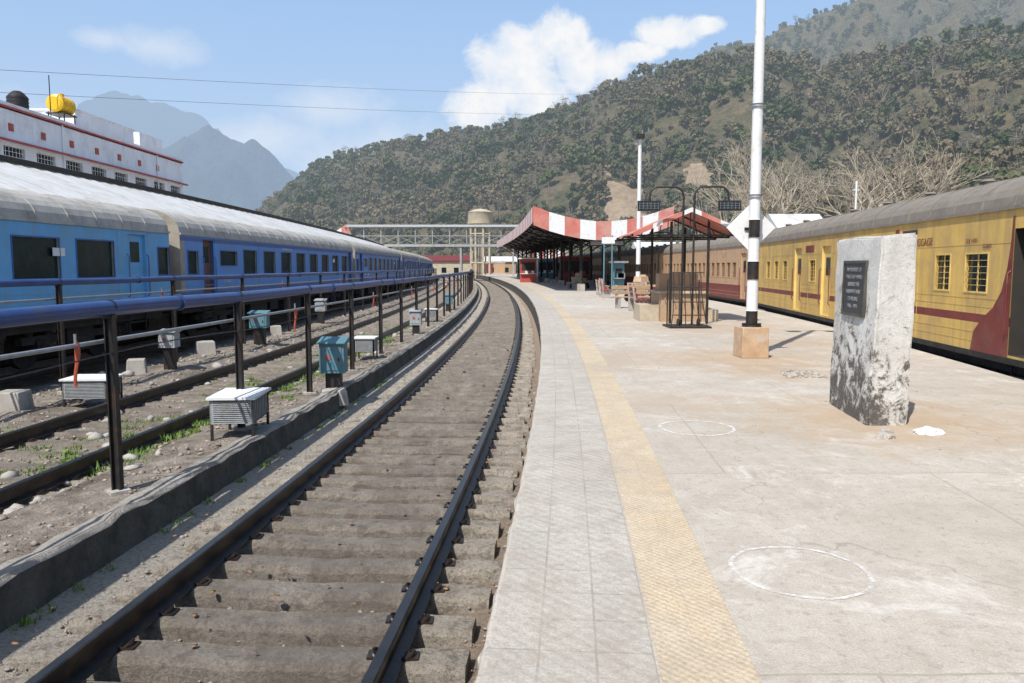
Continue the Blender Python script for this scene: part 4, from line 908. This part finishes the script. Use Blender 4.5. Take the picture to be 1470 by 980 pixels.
def tree_mesh(name,seed,H=10,Wd=4.2,nleaf=300,ls=.55,bare=False,flat=1.0):
    r=np.random.default_rng(seed); mb=MB(); mb.tube([(0,0,-1),(0,0,H*.3),(.2,.1,H*.7)],[.25,.2,.08],4,1,False)
    blobs=[]
    for k in range(7):
        a=r.uniform(0,6.28); rr=Wd*r.uniform(.1,.65); z=H*r.uniform(.40,.85); c=np.array([rr*math.cos(a),rr*math.sin(a),z]); blobs.append((c,Wd*r.uniform(.28,.5)))
        if bare: mb.tube([(0,0,H*.28),(c[0]*.5,c[1]*.5,(H*.3+z)/2),tuple(c)],[.15,.1,.05],3,1,False)
    per=nleaf//7
    for c,R in blobs:
        for q in range(per):
            d=r.normal(size=3); d/=np.linalg.norm(d); d[2]=abs(d[2])*.9-.25 if r.random()<.75 else d[2]
            p=c+d*R*r.uniform(.7,1.12)*np.array([1,1,.8*flat]); nrm=d+r.normal(size=3)*.5; nrm/=np.linalg.norm(nrm)
            a=np.cross(nrm,r.normal(size=3)); a/=np.linalg.norm(a); b=np.cross(nrm,a); s=ls*r.uniform(.5,1.2)
            if bare: s*=.7; b*=.12
            mb.add([tuple(p-a*s-b*s*.6),tuple(p+a*s-b*s*.7),tuple(p+a*s*.7+b*s),tuple(p-a*s*.8+b*s*.8)],[(0,1,2,3)],1 if bare else 0)
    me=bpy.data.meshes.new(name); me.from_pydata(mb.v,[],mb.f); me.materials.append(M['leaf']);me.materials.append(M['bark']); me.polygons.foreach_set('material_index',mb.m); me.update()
    return bpy.data.objects.new(name,me)
col=bpy.data.collections.new('hill_tree_templates')
for i in range(6): col.objects.link(tree_mesh('hill_tree',40+i,H=8.2+i*.7,Wd=3.7+.4*(i%3),nleaf=160,ls=.80,bare=(i>=5),flat=[1,1.2,.8][i%3]))
def forest(name,V,mi,count,smin,smax,seed,tmin=0.0):
    r=np.random.default_rng(seed); rows,cols=V.shape[:2]
    A_=np.linalg.norm(np.cross(V[1:,:-1]-V[:-1,:-1],V[:-1,1:]-V[:-1,:-1]),axis=2).ravel(); 
    cc=V[:-1,:-1].reshape(-1,3); keep=(mi==0); A_=A_*keep
    for k in range(len(cc)):
        if keep[k]: A_[k]*=.4+1.1*max(0,.5+1.3*noise.noise(Vector((cc[k][0]/38,cc[k][1]/38,seed))))
    idx=r.choice(len(A_),count,p=A_/A_.sum())
    i=idx//(cols-1); j=idx%(cols-1); u=r.random(count)[:,None];v=r.random(count)[:,None]
    P=V[i,j]*(1-u)*(1-v)+V[i+1,j]*u*(1-v)+V[i,j+1]*(1-u)*v+V[i+1,j+1]*u*v; P[:,2]-=1.2
    me=bpy.data.meshes.new(name); me.from_pydata(P.tolist(),[],[])
    a=me.attributes.new('sc','FLOAT','POINT'); a.data.foreach_set('value',(smin+(smax-smin)*r.random(count)**1.6).astype(np.float32))
    a=me.attributes.new('rt','FLOAT_VECTOR','POINT'); R=np.zeros((count,3),np.float32); R[:,2]=r.random(count)*6.28; R[:,:2]=r.normal(size=(count,2))*.08; a.data.foreach_set('vector',R.ravel())
    a=me.attributes.new('ix','INT','POINT'); a.data.foreach_set('value',r.integers(0,6,count).astype(np.int32))
    o=bpy.data.objects.new(name,me); scene.collection.objects.link(o)
    ng=bpy.data.node_groups.new(name,'GeometryNodeTree'); ng.interface.new_socket(name='Geometry',in_out='INPUT',socket_type='NodeSocketGeometry'); ng.interface.new_socket(name='Geometry',in_out='OUTPUT',socket_type='NodeSocketGeometry')
    gi=ng.nodes.new('NodeGroupInput');go=ng.nodes.new('NodeGroupOutput'); ip=ng.nodes.new('GeometryNodeInstanceOnPoints'); ci=ng.nodes.new('GeometryNodeCollectionInfo')
    ci.inputs['Collection'].default_value=col; ci.inputs['Separate Children'].default_value=True; ci.inputs['Reset Children'].default_value=True
    def na(n,t): x=ng.nodes.new('GeometryNodeInputNamedAttribute'); x.data_type=t; x.inputs['Name'].default_value=n; return [q for q in x.outputs if q.enabled and q.name=='Attribute'][0]
    L=ng.links; L.new(gi.outputs[0],ip.inputs['Points']); L.new(ci.outputs[0],ip.inputs['Instance']); ip.inputs['Pick Instance'].default_value=True
    L.new(na('ix','INT'),ip.inputs['Instance Index']); L.new(na('rt','FLOAT_VECTOR'),ip.inputs['Rotation']); L.new(na('sc','FLOAT'),ip.inputs['Scale']); L.new(ip.outputs[0],go.inputs[0])
    md=o.modifiers.new('forest','NODES'); md.node_group=ng
forest('hill_forest',VM,miM,11500,.45,1.4,1)
forest('hill_forest.001',VB,miB,5500,.9,1.8,2)
forest('hill_forest.002',VS,miS,2300,.45,1.15,3)
P=np.zeros((2,40,3)); P[0,:,0]=np.linspace(-120,30,40);P[1,:,0]=np.linspace(-140,40,40);P[0,:,1]=260;P[1,:,1]=330;P[:,:,2]=-1
forest('tree_belt',P,np.zeros(39,int),260,.45,.9,9)
P=np.zeros((2,20,3)); P[0,:,0]=np.linspace(48,90,20);P[1,:,0]=np.linspace(60,120,20);P[0,:,1]=95;P[1,:,1]=130;P[:,:,2]=-1
forest('tree_belt.001',P,np.zeros(19,int),45,.7,1.2,12)
# bare trees near the right
def bare_tree(x,y,H,seed,spread=1.0):
    rd=random.Random(seed); mb=MB()
    def br(p,d,l,r,lv):
        pts=[p]; q=p.copy(); dd=d.copy()
        for k in range(3):
            dd=(dd+Vector((rd.gauss(0,.12),rd.gauss(0,.12),rd.gauss(.05,.07)))).normalized(); q=q+dd*l/3; pts.append(q.copy())
        mb.tube(pts,[r,r*.85,r*.75,r*.6],5 if lv<3 else 3,0,False)
        if lv>=6: return
        for k in range(3 if lv<5 else 2):
            ax=Vector((rd.gauss(0,1),rd.gauss(0,1),rd.gauss(0,.5))).normalized(); nd=(dd+ax*rd.uniform(.4,.8)*spread).normalized(); nd.z=max(nd.z,.05)
            br(pts[rd.choice([2,3,3])],nd,l*rd.uniform(.66,.84),r*.64,lv+1)
    br(Vector((x,y,-1)),Vector((0,0,1)),H*.27,H*.014,0)
    mb.obj('bare_tree',[M['twig']],smooth=False)
bare_tree(25.0,72,18,1,1.0); bare_tree(32,70,18,4,1.15); bare_tree(36,75,17,8,1.15); bare_tree(29.0,86,17,12,1.1); bare_tree(46,90,15,15); bare_tree(22.5,84,16,21)
# ------------------------------------------------------------ sky
w=bpy.data.worlds.new('World'); scene.world=w; w.use_nodes=True; nt=w.node_tree; nt.nodes.clear()
out=N(nt,'ShaderNodeOutputWorld'); bg=N(nt,'ShaderNodeBackground'); nt.links.new(bg.outputs[0],out.inputs[0]); bg.inputs[1].default_value=.12
EL=53; hx,hy=.5,.866; sd=Vector((hx*math.cos(math.radians(EL)),hy*math.cos(math.radians(EL)),-math.sin(math.radians(EL))))
sk=N(nt,'ShaderNodeTexSky',sky_type='NISHITA'); sk.sun_disc=False; sk.sun_elevation=math.radians(EL); sk.sun_rotation=math.radians(210); sk.dust_density=1.5; sk.air_density=1.0; sk.ozone_density=1.5
tc=N(nt,'ShaderNodeTexCoord').outputs['Generated']
def blob(cx,cy,rx,ry):
    d=Vector(((cx-735)/1120,1,(383-cy)/1120)).normalized()
    s=N(nt,'ShaderNodeVectorMath',operation='SUBTRACT'); nt.links.new(tc,s.inputs[0]); s.inputs[1].default_value=d
    mlt=N(nt,'ShaderNodeVectorMath',operation='MULTIPLY'); nt.links.new(s.outputs[0],mlt.inputs[0]); mlt.inputs[1].default_value=(1120/rx,3,1120/ry)
    ln=N(nt,'ShaderNodeVectorMath',operation='LENGTH'); nt.links.new(mlt.outputs[0],ln.inputs[0]); return math_(nt,'SUBTRACT',1,ln.outputs['Value'])
def grp(bs):
    r=None
    for b_ in bs: q=blob(*b_); r=q if r is None else math_(nt,'MAXIMUM',r,q)
    return r
n1=noi(nt,tc,15,9,.64,.3); n2=noi(nt,tc,30,7,.62)
g1=grp([(755,118,80,66),(800,66,50,36),(738,72,38,26),(830,105,60,40),(690,160,50,36),(870,100,40,30),(955,58,55,24),(1000,50,40,14),(905,86,50,18)])
d1=math_(nt,'ADD',g1,math_(nt,'MULTIPLY',math_(nt,'SUBTRACT',n1,.5),1.9)); m1=ramp(nt,d1,.02,.36)
g2=grp([(240,78,60,22),(170,68,36,16),(480,160,80,36),(380,205,110,36),(560,235,160,60),(80,215,120,60)])
d2=math_(nt,'ADD',g2,math_(nt,'MULTIPLY',math_(nt,'SUBTRACT',n1,.5),1.8)); m2=ramp(nt,d2,.0,.8,0,.45)
hzn=N(nt,'ShaderNodeSeparateXYZ'); nt.links.new(tc,hzn.inputs[0])
air=mixc(nt,ramp(nt,hzn.outputs[2],.02,.36),(5.2,6.3,7.7),(3.0,4.9,7.9))
base=mixc(nt,ramp(nt,hzn.outputs[2],.3,.8,.85,.1),sk.outputs[0],air)
cc=mixc(nt,ramp(nt,math_(nt,'ADD',n2,math_(nt,'MULTIPLY',d1,.2)),.38,.75),(5.9,6.7,7.8),(8.2,8.1,8.0))
c=mixc(nt,m2,base,(7.2,7.5,7.9)); c=mixc(nt,math_(nt,'MULTIPLY',m1,.93),c,cc); nt.links.new(c,bg.inputs[0])
# ------------------------------------------------------------ sun & camera
sl=bpy.data.lights.new('sun','SUN'); sl.energy=5.0; sl.angle=math.radians(.5); sl.color=(1,.955,.88); so=bpy.data.objects.new('sun',sl); so.rotation_euler=sd.to_track_quat('-Z','Y').to_euler(); so.location=(0,0,50); scene.collection.objects.link(so)
cd=bpy.data.cameras.new('camera'); cd.lens=27.43; cd.sensor_width=36; cd.clip_end=20000; cd.clip_start=.05
co=bpy.data.objects.new('camera',cd); co.location=(0,0,1.65); co.rotation_euler=(math.radians(90-5.457),0,0); scene.collection.objects.link(co); scene.camera=co
scene.view_settings.view_transform='Standard'; scene.view_settings.look='None'; scene.view_settings.exposure=0
